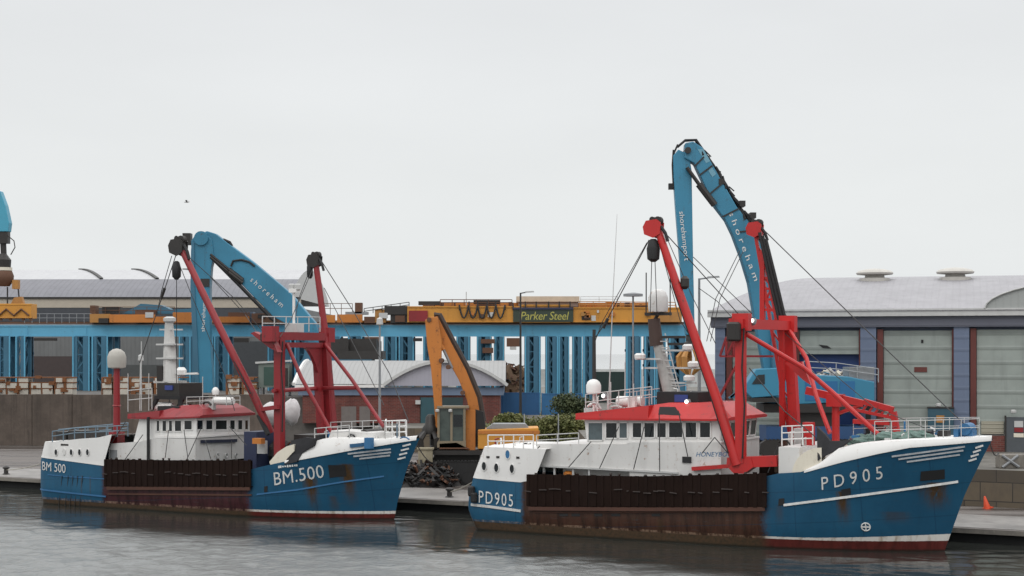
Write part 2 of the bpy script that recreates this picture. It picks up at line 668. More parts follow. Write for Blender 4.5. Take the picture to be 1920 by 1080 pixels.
def guards(b, x0, x1, tab_top, tab_bot, n, root):
    """ribbed rusty plank guard hung over the flank, one per side"""
    for side in (-1, 1):
        mb = MB()
        rows_o, rows_i = [], []
        N_ = n * 2
        for i in range(N_ + 1):
            x = lerp(x0, x1, i / N_)
            zt, zb = interp(tab_top, x), interp(tab_bot, x)
            rows_o.append([b.sk(x, zb, .16, side), b.sk(x, (zb + zt) / 2, .2, side), b.sk(x, min(zt, 3.4), .16, side) + Vector((0, 0, zt - min(zt, 3.4)))])
            rows_i.append([b.sk(x, zb, .0, side), b.sk(x, (zb + zt) / 2, .0, side), b.sk(x, min(zt, 3.4), -.02, side) + Vector((0, 0, zt - min(zt, 3.4)))])
        mb.grid(rows_o)
        mb.grid(rows_i)
        for k in (0, 2):
            mb.grid([[a[k], c[k]] for a, c in zip(rows_o, rows_i)])
        rr = random.Random(3)
        bits = MB()
        for i in range(n + 1):
            x = lerp(x0 + .08, x1 - .08, i / n)
            zt, zb = interp(tab_top, x), interp(tab_bot, x)
            top = b.sk(x, min(zt, 3.4), .2, side) + Vector((0, 0, zt - min(zt, 3.4) + rr.uniform(-.02, .1)))
            if rr.random() < .75:
                zz_ = (zb + zt) / 2 + rr.uniform(-.12, .12)
                bits.bar(b.sk(x - rr.uniform(.0, .3), zz_, .27, side), b.sk(x + rr.uniform(.05, .35), zz_ + rr.uniform(-.04, .04), .27, side), rr.uniform(.03, .06), .05)
            if rr.random() < .6:
                bits.box(top.x - .06, top.x + .06, top.y - .05, top.y + .05, top.z, top.z + rr.uniform(.03, .1))
            mb.bar(b.sk(x, zb + .02, .2, side), top, rr.uniform(.1, .3), .05, up=(0, side, 0))
        mb.cur = 1
        mb.add(bits.v, bits.f)
        mb.build('flank_guard', [M['guard'], M['links']], root)




M['links'] = plain('worn_links', (.05, .038, .034), .7)
GROUP_B = 'blue fishing boats moored at the quay'

# ---- the nearer boat ---------------------------------------------------------------------------
pd = Trawler(-1.0, 93.4, 1.0,
             [(0, 2.98), (3.6, 2.86), (4.2, 3.0), (17.6, 3.55), (18.2, 3.85), (19.67, 3.98), (21.75, 4.62), (23.5, 5.08), (25, 5.42), (28.5, 5.74)],
             [(-1, 1.2), (0, .05), (1.2, -.38), (2, -.3), (3, -.02), (4.7, .7)],
             [(-1, 25.6), (0, 26.1), (1, 26.45), (3, 27.15), (5, 28.1), (6, 28.62)],
             3.45, 'fishing_boat', 'nearer blue fishing boat with PD905 on its bow and a bright red boom', GROUP_B)
r = pd.root
hm = hull_material('nearer_hull_paint', (3.75, 17.7), (.5, .62, .05, .3), (.062, .026, .016),
                   [(21.75, 3.0, .45, 1.9, 1.0), (25.9, 3.5, .75, 1.6, 1.0), (24.0, 2.0, .9, .7, .4), (18.6, 2.2, .25, 1.2, .3), (12, 1.2, .3, .9, .5)])
hull = pd.skin(MB(), lambda x: -.8, lambda x: interp(pd.ztop, x), nv=16).build('hull', hm, r, 40)
# stern quarter house: white plating carried up from the blue
mb = MB()
us = [u for u in pd.us() if pd.xz(u, 3) < 4.45]
top = []
for side in (-1, 1):
    rows = []
    for u in us:
        xm = pd.xz(u, 3)
        z0 = interp(pd.ztop, xm) - .03
        rows.append([pd.sk(pd.xz(u, z), z, .03 if j == 0 else .015, side) for j, z in enumerate([z0 + (4.72 - z0) * t for t in (0, .12, .13, .5, .98, 1)])])
    top.append([q[-1] for q in rows])
    mb.grid(rows)
mb.grid([[a, c] for a, c in zip(*top)])
quarter = mb.build('stern_house', M['white'], r, 40)
for (a, b_, rad, mm) in [((908, 874), .15, .17, 'glass'), ((932, 877), .15, .18, 'glass'), ((961, 879), .15, .18, 'glass'), ((953, 852), .15, .17, 'deckblue')]:
    q = pd.ph(*a)
    nrm = Vector((-.25, -1, .15))
    mb = MB()
    c = q + Vector((0, -.02, 0))
    v = [c + Vector((math.cos(t) * .13, 0, math.sin(t) * .23)) for t in [2 * PI * k / 14 for k in range(14)]]
    mb.prism(v, (0, -.05, 0))
    pw = mb.build('porthole', M[mm], r)
    rim = MB()
    ring = [c + Vector((math.cos(t) * .155, -.03, math.sin(t) * .26)) for t in [2 * PI * k / 14 for k in range(15)]]
    rim.tube(ring, .03, 5)
    rim.build('rim', M['white'], pw)
for a in [(915, 857), (934, 857), (971, 858)]:
    q = pd.ph(*a)
    MB().box(q.x - .1, q.x + .1, q.y - .04, q.y + .03, q.z - .06, q.z + .06).build('vent', M['dark_steel'], r)
MB().bar(pd.ph(893, 868, .02), pd.ph(976, 868, .02), .03, .05).build('seam', M['white_dirty'], r)

pd.strip([(884, 946), (920, 950), (977, 958)], .07, .03).build('rub_rail', M['white_dirty'], hull)
pd.strip([(993, 953), (1200, 954.5), (1436, 954)], .1, .16).build('rub_rail', M['rust'], hull)
pd.strip([(1470, 947), (1640, 925), (1796, 903)], .06, .03).build('bow_line', M['signtext'], hull)
for px in (1057, 1080, 1122, 1155, 1230):
    pd.decal([(px - 8, 963), (px + 8, 963), (px + 8, 968), (px - 8, 968)], M['black'], 'freeing_port', hull, .02, 3, 2)
pd.strip([(1000, 960), (1200, 961), (1300, 960)], .035, .03).build('weld_seam', M['rust'], hull)
pd.text('PD905', (1542, 918.5), (1656, 897), .64, M['signtext'], hull, spacing=1.55)
pd.text('PD905', (899, 942), (963, 950), .68, M['signtext'], hull, spacing=1.25, off=.06)
for k, (x0, x1, dy) in enumerate([(1672, 1810, 0), (1684, 1806, 8), (1700, 1800, 16)]):
    sl = -.135
    y0 = 855 + dy * .75 - k * 1.0
    pd.strip([(x0, y0 + 1), (x1, y0 + (x1 - x0) * sl + 1)], .042, .03, 8).build('bow_stripe', M['stripe'], hull)
pd.decal([(1727, 884), (1771, 880), (1772, 898), (1725, 902)], M['black'], 'anchor_pocket', hull)
pd.decal([(1577, 918), (1595, 915), (1596, 927), (1578, 930)], M['black'], 'scupper', hull)
pd.decal([(1460, 935), (1471, 934), (1471, 947), (1460, 948)], M['black'], 'scupper', hull)
q = pd.ph(1623, 988, .03)
mb = MB()
ring = [pd.sk(q.x + .2 * math.cos(2 * PI * k / 16), q.z + .2 * math.sin(2 * PI * k / 16), .03) for k in range(17)]
mb.tube(ring, .035, 5)
mb.bar(pd.sk(q.x - .2, q.z, .03), pd.sk(q.x + .2, q.z, .03), .06)
mb.bar(pd.sk(q.x, q.z - .2, .03), pd.sk(q.x, q.z + .2, .03), .06)
mb.build('thruster_mark', M['signtext'], hull)
# draught marks on the stem
mb = MB()
for i in range(4):
    z = 5.35 - i * .22
    xe = interp(pd.stem, z)
    mb.bar(pd.sk(xe - .52, z - .06, .03), pd.sk(xe - .2, z + .06, .03), .05, .09)
mb.build('draught_mark', M['signtext'], hull)
# stern fender and stains of tyre
for dx, dz in ((884, 921), (889, 933)):
    q = pd.ph(dx, dz, .2)
    MB().lathe([(.16, -.28), (.2, -.2), (.2, .2), (.16, .28)], q, 12).build('fender', M['black'], r)

guards(pd, 4.05, 17.95, [(4, 3.3), (11, 3.45), (18, 3.86)], [(4, 1.55), (18, 2.12)], 27, r)
# white and blue corner plates at the ends of the guard
# decks
mb = MB()
rows = []
for i in range(40):
    x = lerp(1.0, 20.5, i / 39)
    z = interp([(0, 2.2), (8, 2.3), (20.5, 3.0)], x)
    w = pd.b(x, z) - .06
    rows.append([Vector((x, -w, z)), Vector((x, 0, z + .05)), Vector((x, w, z))])
mb.grid(rows).build('main_deck', M['deckgreen'], r)

# whaleback foredeck: white rounded plating inside the blue sheer
rise = [(19.9, .02), (20.7, .18), (21.6, .66), (22.4, .64), (24, .42), (25.2, .26), (28.6, .12)]
rows = []
for i in range(36):
    x = lerp(19.9, 28.45, i / 35)
    zt = interp(pd.ztop, x)
    h = interp(rise, x)
    b0 = pd.b(x, zt)
    row = []
    for side in (-1, 1):
        seq = [(b0 + .03, zt - .1), (b0 + .03, zt + .02), (max(b0 - h * .06, 0), zt + h * .55), (max(b0 - h * .25, 0), zt + h), (max(b0 - h * .7 - .2, 0), zt + h + .04)]
        pts = [Vector((x, side * y, z)) for y, z in seq]
        row += pts if side < 0 else pts[::-1]
    rows.append(row)
whale = MB().grid(rows).add(rows[0], [tuple(range(10))]).build('whaleback', M['white'], r, 50)
# block house and curved bulwark end abaft the whaleback
mb = MB()
a = pd.p(1460, 838, -3.2)
c = pd.p(1500, 884, -3.2)
mb.box(a.x, a.x + 1.1, -3.2, 3.2, 3.3, a.z)
mb.build('fore_house', M['white_dirty'], r)
c0 = pd.p(1537, 886, -3.28)
rad = 1.62
for side in (-1, 1):
    rows = []
    for i in range(11):
        t = PI / 2 + (PI / 2) * i / 10
        x, z = c0.x + rad * .95 * math.cos(t) + .1, 3.85 + rad * .86 * math.sin(t)
        rows.append([Vector((x, side * 3.3, z)), Vector((x, side * 2.7, z)), Vector((c0.x + .12, side * 2.7, 3.8 + 1e-3 * i)), Vector((c0.x + .12, side * 3.3, 3.8 + 1e-3 * i))])
    mb = MB()
    mb.grid(rows)
    mb.grid([[q_[0], q_[3]] for q_ in rows])
    mb.build('bulwark_end', M['cream'], r, 40)
mb = MB()
a, b_, c_, d_ = pd.p(1531, 803, -3.0), pd.p(1545, 815, -3.0), pd.p(1590, 842, -3.05), pd.p(1533, 866, -3.4)
mb.prism([pd.p(1531, 800, -3), pd.p(1547, 815, -3), pd.p(1556, 827, -3), pd.p(1575, 827, -3), pd.p(1598, 823, -3), pd.p(1574, 842, -3.1), pd.p(1546, 855, -3.2), pd.p(1533, 864, -3.4)], (0, .25, 0))
mb.build('rubber_apron', M['black_cloth'], r)

# deckhouse
mb = MB()
for (x0, x1, z0, z1, w) in [(4.3, 9.95, 3.72, 5.05, 2.85), (9.95, 15.2, 3.35, 5.3, 2.85), (5.6, 9.95, 2.3, 3.75, 2.2)]:
    mb.prism([(x0, -w, z0), (x1, -w, z0), (x1, -w, z1 + .05), (x0, -w, z1 - .1)], (0, 2 * w, 0))
dh = mb.build('deckhouse', M['white_dirty'], r)
MB().bar((4.3, -2.9, 3.75), (12.8, -2.9, 3.66), .1, .1).build('deck_edge', M['lightgrey'], r)
for px in (1020, 1040, 1075, 1105):
    a = pd.p(px, 884, -2.8)
    MB().bar((a.x, -2.8, 2.3), (a.x, -2.8, 3.72), .1).build('stanchion', M['lightgrey'], r)
MB().lathe([(.25, 0), (.34, .1), (.34, .5), (.2, .6)], (6.2, -2.6, 2.35 + .55), 14).build('winch_drum', M['orange'], r, 40)
MB().box(7.0, 9.4, -2.6, -2.3, 2.4, 3.2).build('deck_locker', M['dark_steel'], r)

# wheelhouse
mb = MB()
w = 2.6
mb.prism([(7.3, -w, 5.0), (15.05, -w, 5.3), (15.2, -w, 6.62), (7.1, -w, 6.5)], (0, 2 * w, 0))
wh = mb.build('wheelhouse', M['white'], r)
MB().bar((9.75, -w - .12, 5.18), (15.25, -w - .12, 5.36), .14, .1).build('sill', M['white'], wh)
MB().bar((9.75, w + .12, 5.18), (15.25, w + .12, 5.36), .14, .1).build('sill', M['white'], wh)
wins = [(1103, 1131, 792, 826, 'glass_pale'), (1136, 1158, 792, 822, 'glass'), (1161, 1177, 792, 822, 'glass_pale'),
        (1186, 1204, 792, 821, 'glass'), (1208, 1228, 792, 821, 'glass'), (1232, 1250, 792, 821, 'glass'),
        (1254, 1281, 791, 821, 'glass'), (1285, 1307, 791, 821, 'glass'), (1312, 1333, 791, 821, 'glass')]
for (x0, x1, y0, y1, mm) in wins:
    for side in (-1, 1):
        q = [pd.p(x0, y0, -w), pd.p(x1, y0, -w), pd.p(x1, y1, -w), pd.p(x0, y1, -w)]
        q = [Vector((v.x, side * w, v.z)) for v in q]
        window_part(wh, q, (0, side, 0), M[mm])
for k in range(5):
    y0, y1 = -2.5 + k * 1.02, -2.5 + k * 1.02 + .86
    window_part(wh, [(15.17, y0, 6.35), (15.17, y1, 6.35), (15.08, y1, 5.5), (15.08, y0, 5.5)], (1, 0, -.1))
MB().bar((15.2, -2.7, 5.36), (15.2, 2.7, 5.36), .14, .1).build('sill', M['white'], wh)
roof = roof_mesh([(6.75, 2.95, 6.36, 2.93, 6.7), (11.1, 3.0, 6.4, 2.9, 7.2), (11.14, 3.0, 6.4, 2.3, 7.22), (11.9, 3.0, 6.42, 2.05, 7.34), (14.6, 3.0, 6.45, 1.9, 7.38), (15.2, 2.98, 6.47, 2.2, 7.0), (15.65, 2.9, 6.5, 2.5, 6.66)], 'roof', M['red'], r)
flat_text('name_board', 'HONEYBOURNE', pd.p(1305, 856, -2.86), pd.p(1397, 856, -2.86), .24, (0, 0, 1), M['deckblue'], dh, 1.0, shear=.25)
MB().bar(pd.p(1298, 879, -2.95), pd.p(1365, 874, -3.05), .18, .2).build('red_fender_bar', M['red'], r)
a = pd.p(1288, 862, -2.87)
MB().box(a.x - .25, a.x + .25, -2.92, -2.8, a.z - .16, a.z + .16).build('porthole', M['black'], dh)
# roof gear
mb = MB()
mb.box(11.0, 13.4, -1.6, 1.4, 7.2, 7.9)
tm = mb.build('mast_house', M['black'], r)
a, c = pd.p(1265, 740, -1.62), pd.p(1290, 754, -1.62)
MB().box(a.x, c.x, -1.66, -1.6, c.z, a.z).build('screen', M['screen'], tm)
a, c = pd.p(1235, 763, -2.72), pd.p(1278, 779, -2.72)
MB().prism([(a.x, -2.6, a.z), (c.x - .55, -2.6, a.z), (c.x, -2.78, c.z), (a.x, -2.78, c.z)], (0, .5, 0)).build('air_intake', M['black'], r)
mast = MB()
ms = [pd.p(1258, 737, 0), pd.p(1245, 690, 0), pd.p(1232, 640, 0), pd.p(1227, 603, 0)]
mast.tube(ms, [.42, .36, .26, .2], 10)
mt = mast.build('mast', paint('grimy_mast_paint', (.42, .41, .39), .6, .8, (.06, .04, .03), .9, 2.2), r, 40)
MB().tube([pd.p(1243, 738, .5), pd.p(1238, 690, .5), pd.p(1231, 650, .5)], .17, 8).build('exhaust_pipe', M['black'], r)
mb = MB()
for i in range(9):
    t_ = i / 9
    a = pd.p(lerp(1268, 1242, t_), lerp(735, 628, t_), -.25)
    mb.bar(a + Vector((-.22, 0, 0)), a + Vector((.26, 0, 0)), .05)
mb.bar(pd.p(1275, 735, -.3), pd.p(1247, 625, -.3), .05)
mb.build('mast_ladder', M['lightgrey'], mt)
MB().tube([pd.p(1231, 648, 0), pd.p(1226, 598, 0)], [.38, .34], 10).build('mast_sleeve', paint('sooty_brown', (.06, .035, .028), .7, .5), mt, 40)
for (x0, x1, y) in [(1232, 1295, 657), (1240, 1312, 690), (1245, 1305, 718), (1192, 1240, 673), (1210, 1232, 690)]:
    MB().bar(pd.p(x0, y, 0), pd.p(x1, y, -.6), .12, .1).build('cross_arm', M['lightgrey'], mt)
for (px, py) in [(1290, 652), (1300, 684), (1292, 710), (1200, 669)]:
    q = pd.p(px, py, -.5)
    MB().lathe([(.12, -.15), (.3, -.1), (.32, .1), (.2, .2)], q, 12).build('radar', M['white'], mt, 40)
for (px, py) in [(1275, 645), (1262, 632)]:
    q = pd.p(px, py, -.3)
    MB().bar(q + Vector((-.7, 0, 0)), q + Vector((.7, 0, 0)), .16, .14).build('scanner', M['dark_steel'], mt)
q = pd.p(1234, 592, 0)
mb = MB()
mb.bar(q + Vector((-.75, 0, .1)), q + Vector((.75, 0, .1)), .3, .16)
mb.tube([pd.p(1226, 603, 0), q + Vector((0, 0, .1))], .1, 8)
for dx in (-.72, .72):
    mb.bar(q + Vector((dx, 0, 0)), q + Vector((dx, 0, 2.4)), .05)
mb.build('antenna_frame', M['dark_steel'], mt)
MB().lathe([(.2, .18), (.52, .22), (.56, .5), (.55, 1.0), (.44, 1.3), (.22, 1.44), (.02, 1.48)], q, 18).build('radome', M['white_dirty'], mt, 50)
for (px, py, rd) in [(1113, 725, .42)]:
    q = pd.p(px, py, -1)
    s_ = MB()
    s_.tube([Vector((q.x, q.y, 6.6)), Vector((q.x, q.y, q.z - rd))], .06, 8)
    po = s_.build('dome_post', M['white'], r)
    MB().lathe([(rd * .7, -rd), (rd, -rd * .8), (rd, rd * .2), (rd * .8, rd * .65), (rd * .45, rd * .92), (.02, rd)], q, 18).build('satellite_dome', M['white'], po, 50)
a = pd.p(1182, 753, -1.4)
mb = MB().tube([a + Vector((-.75, 0, 0)), a + Vector((.75, 0, 0))], .3, 14)
mb.build('life_raft', M['white'], r, 40)
rails([pd.p(1098, 772, -2.3), pd.p(1160, 765, -2.2), pd.p(1222, 758, -2.1)], .95, M['lightgrey'], 'roof_railing', r, .5, .03)
rails([pd.p(1098, 772, -2.3) + Vector((.3, 4.4, 0)), pd.p(1222, 758, -2.1) + Vector((.2, 4.4, 0))], .95, M['lightgrey'], 'roof_railing', r, .7, .025)
for (px, py) in [(1134, 742), (1290, 753), (1413, 601)]:
    q = pd.p(px, py, -1.9 if px < 1400 else -2.4)
    lp = MB().lathe([(.05, -.25), (.14, -.16), (.17, 0), (.12, .13)], q, 10).build('deck_lamp', M['grey'], r)
    MB().disc(q + Vector((-.02, -.17, 0)), (0, -1, .1), .1, .02, 10).build('lens', M['lamp_on'], lp)
for (px, h) in [(1172, 2.4), (1206, 1.6), (1188, 1.2), (1145, 1.3)]:
    q = pd.p(px, 760, -.8)
    MB().tube([q, q + Vector((0, 0, h))], .03, 6).build('whip_aerial', M['lightgrey'], r)
q = pd.p(1141, 768, 1.2)
MB().tube([q, pd.p(1149, 560, 1.2), pd.p(1157, 402, 1.2)], [.04, .025, .012], 6).build('whip_aerial', M['lightgrey'], r)
q = pd.p(1187, 555, 1.0)
mb = MB().tube([Vector((q.x, q.y, 7.2)), q], .05, 6)
mb.lathe([(.55, -.02), (.55, .12), (.1, .2)], q, 14)
mb.build('gps_mast', M['grey'], r)
rails([pd.ph(915, 841), pd.ph(945, 841), pd.ph(1000, 841)], .75, M['white'], 'stern_railing', r, .55, .035)
rails([pd.p(1006, 837, -2.6), pd.p(1085, 833, -2.6)], .62, M['lightgrey'], 'aft_railing', r, 1.0, .03)
MB().tube([pd.p(1114, 760, 1.8), pd.p(1114, 618, 1.8)], [.13, .1], 8).build('aft_post', M['dark_steel'], r)

# gantry
mb = MB()
nl, fl = pd.p(1389, 868, -3.1), pd.p(1496, 832, 3.0)
nt, ft = pd.p(1389, 604, -3.1), pd.p(1479, 604, 3.0)
mb.bar(nl, nt, .46, .46, up=(1, 0, 0))
leg1 = mb.build('gantry_leg', M['red'], r)
mb = MB()
mb.bar(Vector((fl.x, fl.y, 3.0)), Vector((ft.x, ft.y, nt.z)), .5, .5, up=(1, 0, 0))
mb.bar(Vector((fl.x - .75, fl.y - .4, 6.0)), Vector((ft.x - .1, ft.y - .9, nt.z - .3)), .26, .26, up=(1, 0, 0))
leg2 = mb.build('gantry_leg', M['red'], r)
mb = MB()
bt = (nt + Vector((0, -.35, -.1)), Vector((ft.x, ft.y + .35, nt.z - .1)))
mb.bar(bt[0], bt[1], .5, .5)
mb.bar(bt[0] + Vector((-.55, .3, .1)), bt[1] + Vector((-.55, -.3, .1)), .2, .4)
for t in (.06, .94):
    q = bt[0].lerp(bt[1], t)
    mb.box(q.x - .45, q.x + .45, q.y - .25, q.y + .25, q.z - .35, q.z + .55)
mb.build('gantry_beam', M['red'], r)
q = pd.p(1376, 622, -3.5)
MB().lathe([(.28, -.5), (.38, -.4), (.38, .4), (.28, .5)], q, 12).build('sheave_block', M['dark_steel'], r)
# long struts down to the foredeck and their gusset
g = pd.p(1512, 697, -1.0)
g2 = pd.p(1512, 697, 1.2)
mb = MB().tube([nt + Vector((.2, .2, -.6)), pd.p(1507, 690, -1.2), pd.p(1560, 735, -1.1), pd.p(1646, 814, -1.0)], .125, 8)
mb.build('gantry_strut', M['red'], r, 40)
mb = MB().tube([Vector((ft.x + .2, 2.6, ft.z - .5)), pd.p(1512, 672, 1.6), pd.p(1530, 742, .4), pd.p(1556, 812, -.4)], .12, 8)
mb.build('gantry_strut', M['red'], r, 40)
a, b_, c_, d_ = pd.p(1471, 680, -.9), pd.p(1503, 678, -.9), pd.p(1520, 722, -.9), pd.p(1505, 712, -.9)
MB().prism([a, b_, c_, d_], (0, .25, 0)).build('gusset', M['red'], r)
# base block and foot beam
a = pd.p(1386, 866, -3.1)
mb = MB()
mb.prism([pd.p(1363, 858, -3.3), pd.p(1408, 858, -3.3), pd.p(1412, 876, -3.3), pd.p(1395, 888, -3.3), pd.p(1376, 888, -3.3), pd.p(1362, 874, -3.3)], (0, .7, 0))
mb.bar(pd.p(1400, 866, -3.0), pd.p(1459, 864, -3.0), .5, .55)
mb.build('boom_base', M['red'], r)
# booms
hd = pd.p(1234, 432, -3.4)
MB().tube([pd.p(1382, 872, -3.2), pd.p(1345, 752, -3.25), pd.p(1275, 553, -3.3), hd], [.28, .27, .23, .2], 10).build('boom', M['red'], r, 40)
block_head(pd, hd + Vector((-.1, 0, .1)), r, 1.0)
q = pd.p(1225, 470, -3.4)
MB().lathe([(.12, -.6), (.32, -.45), (.36, .1), (.25, .5), (.15, .62)], q, 12).build('hanging_block', M['black'], r, 40)
q = pd.p(1284, 530, -3.2)
MB().lathe([(.1, -.35), (.24, -.2), (.24, .2), (.1, .35)], q, 10).build('hanging_block', M['dark_steel'], r, 40)
hf = pd.p(1420, 432, 3.1)
fb = pd.p(1493, 838, 3.0)
mb = MB()
m1, m2 = pd.p(1450, 600, 3.05), pd.p(1438, 520, 3.05)
for d_ in (-.24, .24):
    mb.bar(fb + Vector((d_, 0, 0)), hf + Vector((d_ * .6, 0, 0)), .17, .17, up=(1, 0, 0))
for i_ in range(15):
    t_, t2_ = i_ / 15, (i_ + 1) / 15
    a, b_ = fb.lerp(hf, t_), fb.lerp(hf, t2_)
    s_ = 1 if i_ % 2 else -1
    mb.bar(a + Vector((s_ * .24, 0, 0)), b_ - Vector((s_ * .2, 0, 0)), .09)
mb.bar(pd.p(1430, 600, 3.05), pd.p(1430, 470, 3.05), .26, .26, up=(1, 0, 0))
mb.bar(pd.p(1465, 600, 3.05), pd.p(1436, 480, 3.05), .2, .2, up=(1, 0, 0))
for t in range(6):
    y = 480 + t * 20
    mb.bar(pd.p(1429, y, 3.05), pd.p(1436 + t * 5, y + 3, 3.05), .14)
mb.build('boom', M['red'], r)
block_head(pd, hf + Vector((0, 0, .05)), r, .9)
mb = MB()
for dx in (0, 6, 12):
    mb.tube([pd.p(1424 + dx, 436 + dx, 2.8), pd.p(1442 + dx, 520, 2.8), pd.p(1462 + dx, 605, 2.8)], .09, 6)
mb.build('hose_bundle', M['black'], r)
# ladder and landing behind the near leg
mb = MB()
for d in (0, .7):
    mb.bar(pd.p(1346, 750, d), pd.p(1390, 668, d), .12)
for i in range(8):
    a, b_ = pd.p(1346, 750, 0).lerp(pd.p(1390, 668, 0), i / 7), pd.p(1346, 750, .7).lerp(pd.p(1390, 668, .7), i / 7)
    mb.bar(a, b_, .2, .05)
mb.build('ladder', M['red_old'], r)
mb = MB()
for (a, b_) in [((1350, 668), (1450, 668)), ((1362, 640), (1362, 668)), ((1376, 632), (1376, 668)), ((1350, 668), (1362, 632)), ((1362, 668), (1376, 640))]:
    mb.bar(pd.p(*a, .6), pd.p(*b_, .6), .11)
mb.build('landing', M['red_old'], r)
# folded knuckle crane on the foredeck
mb = MB()
k0, k1, k2, k3, k4 = pd.p(1567, 832, 1.5), pd.p(1567, 748, 1.5), pd.p(1525, 728, 1.5), pd.p(1620, 757, 1.5), pd.p(1675, 772, 1.5)
mb.tube([Vector((k0.x, k0.y, 5.0)), k1], .2, 10)
mb.bar(pd.p(1512, 732, 1.5), k3, .3, .4, w2=.26)
mb.bar(k3 + Vector((0, 0, .12)), k4 + Vector((0, 0, .1)), .26, .3)
mb.bar(k3 - Vector((.6, 0, .3)), k4 - Vector((.1, 0, .3)), .14, .16)
for i_ in range(5):
    t_ = (i_ + .5) / 5
    q_ = k3.lerp(k4, t_)
    mb.bar(q_ + Vector((-.2, 0, -.3)), q_ + Vector((.15, 0, .15)), .1)
mb.bar(k4, pd.p(1682, 812, 1.5), .3, .3, up=(1, 0, 0))
mb.bar(pd.p(1600, 790, 1.5), pd.p(1668, 793, 1.5), .2, .24)
mb.tube([pd.p(1572, 775, 1.5), pd.p(1612, 760, 1.5)], .1, 8)
mb.box(k1.x - .4, k1.x + .4, 1.1, 1.9, k1.z - .4, k1.z + .25)
mb.build('deck_crane', M['red'], r)
# foredeck rails, windlass
rails([pd.p(1466, 836, -2.6), pd.p(1524, 834, -2.6)], 1.0, M['white'], 'fore_railing', r, .45, .035, (1, .66, .33))
rails([pd.p(1640, 826, -2.3), pd.p(1735, 824, -1.6), pd.p(1836, 821, -.4)], .95, M['lightgrey'], 'bow_railing', r, .75, .022)
rails([pd.p(1600, 822, 2.6), pd.p(1700, 818, 2.0), pd.p(1836, 818, .5)], .95, M['lightgrey'], 'bow_railing', r, .8, .02)
q = pd.p(1814, 819, 0)
mb = MB().box(q.x - .35, q.x + .35, -.5, .5, q.z - .05, q.z + .35)
mb.tube([q + Vector((0, -.6, .4)), q + Vector((0, .6, .4))], .3, 12)
mb.build('windlass', M['deckblue'], r, 40)
for i, (px, py, w_, h_) in enumerate([(1500, 822, .5, .9), (1770, 818, .5, .5), (1740, 818, .4, .45)]):
    q = pd.p(px, py, .5)
    MB().box(q.x - w_ / 2, q.x + w_ / 2, .2, .9, q.z - .4, q.z + h_ * .6).build('deck_fitting', M['dark_steel' if i else 'lightgrey'], r)
MB().bar(Vector((19.3, -.9, 3.4)), Vector((19.3, -.9, 6.4)), .5).build('sheave_post', M['red'], r)
# wires
W = lambda pts, rr_=.022: wire(pd, pts, r, rr_)
W([pd.p(1217, 450, -3.4), pd.p(1136, 604, -1), pd.p(1117, 632, 1.7)], .03)
W([pd.p(1213, 455, -3.4), pd.p(1129, 604, -1), pd.p(1116, 640, 1.7)], .022)
MB().tube([pd.p(1140, 597, -1), pd.p(1131, 615, -1)], .1, 8).build('shackle', M['dark_steel'], r)
W([pd.p(1222, 488, -3.4), pd.p(1219, 592, -1)])
W([pd.p(1228, 488, -3.4), pd.p(1232, 592, -1)])
W([pd.p(1246, 436, -3.4), pd.p(1300, 560, -3.2), pd.p(1342, 645, -3.1)])
W([pd.p(1240, 470, -3.4), pd.p(1275, 600, -3), pd.p(1300, 640, -2)])
W([pd.p(1250, 440, -3.4), pd.p(1402, 608, 2.4)], .028)
W([pd.p(1300, 482, -2), pd.p(1410, 588, 2.6)])
W([pd.p(1387, 470, 2.6), pd.p(1342, 560, .6), pd.p(1325, 640, 0)])
W([pd.p(1393, 472, 2.6), pd.p(1350, 560, .6), pd.p(1332, 640, 0)])
W([pd.p(1429, 428, 3.1), pd.p(1545, 541, 2), pd.p(1640, 634, 1.2), pd.p(1790, 778, 0), pd.p(1826, 812, -.2)], .03)
W([pd.p(1440, 600, 3), pd.p(1490, 640, 2), pd.p(1640, 765, .6), pd.p(1760, 812, 0)])
W([pd.p(1395, 620, -3.2), pd.p(1345, 565, -1), pd.p(1310, 540, 0)])
W([pd.p(1405, 690, -2.6), pd.p(1470, 770, -2.8), pd.p(1590, 870, -3.0)], .03)
for (a, b_) in [((1108, 828), (1066, 876)), ((1160, 800), (1124, 878)), ((1208, 800), (1188, 880)), ((1236, 770), (1237, 884)), ((1272, 770), (1290, 858)), ((1340, 820), (1316, 850)), ((1340, 820), (1372, 858)), ((1458, 836), (1440, 886)), ((1012, 836), (983, 872))]:
    W([pd.p(*a, -3.15), pd.p(*b_, -3.2)], .028)

# ---- the farther boat ---------------------------------------------------------------------------
bm5 = Trawler(-30.0, 109.0, .98,
              [(0, 3.2), (6.3, 2.82), (6.6, 2.9), (18.3, 2.95), (18.8, 3.1), (21.6, 3.7), (25.2, 4.4), (28.5, 5.02)],
              [(-1, .6), (0, -.2), (1.5, -.25), (3, -.22), (4.9, .4)],
              [(-1, 26.3), (0, 26.75), (1, 26.95), (3, 27.6), (5, 28.55), (6, 29.1)],
              3.45, 'fishing_boat', 'farther blue fishing boat with BM.500 on its bow, a dome on a red post', GROUP_B)
b5 = bm5
r = b5.root
hm = hull_material('farther_hull_paint', (6.2, 18.1), (.34, .48, 0, .04), (.06, .018, .022),
                   [(22.4, 2.5, .5, 2.4, 1.0), (24.6, 3.4, .55, 3.0, 1.0), (23.6, 1.4, .4, 1.2, .5), (4.2, 2.0, .1, 2.2, .5), (5.0, 2.0, .1, 2.2, .5)], (.12, .02, .016))
hull = b5.skin(MB(), lambda x: -.8, lambda x: interp(b5.ztop, x), nv=16).build('hull', hm, r, 40)
mb = MB()
us = [u for u in b5.us() if b5.xz(u, 3) < 6.65]
top = []
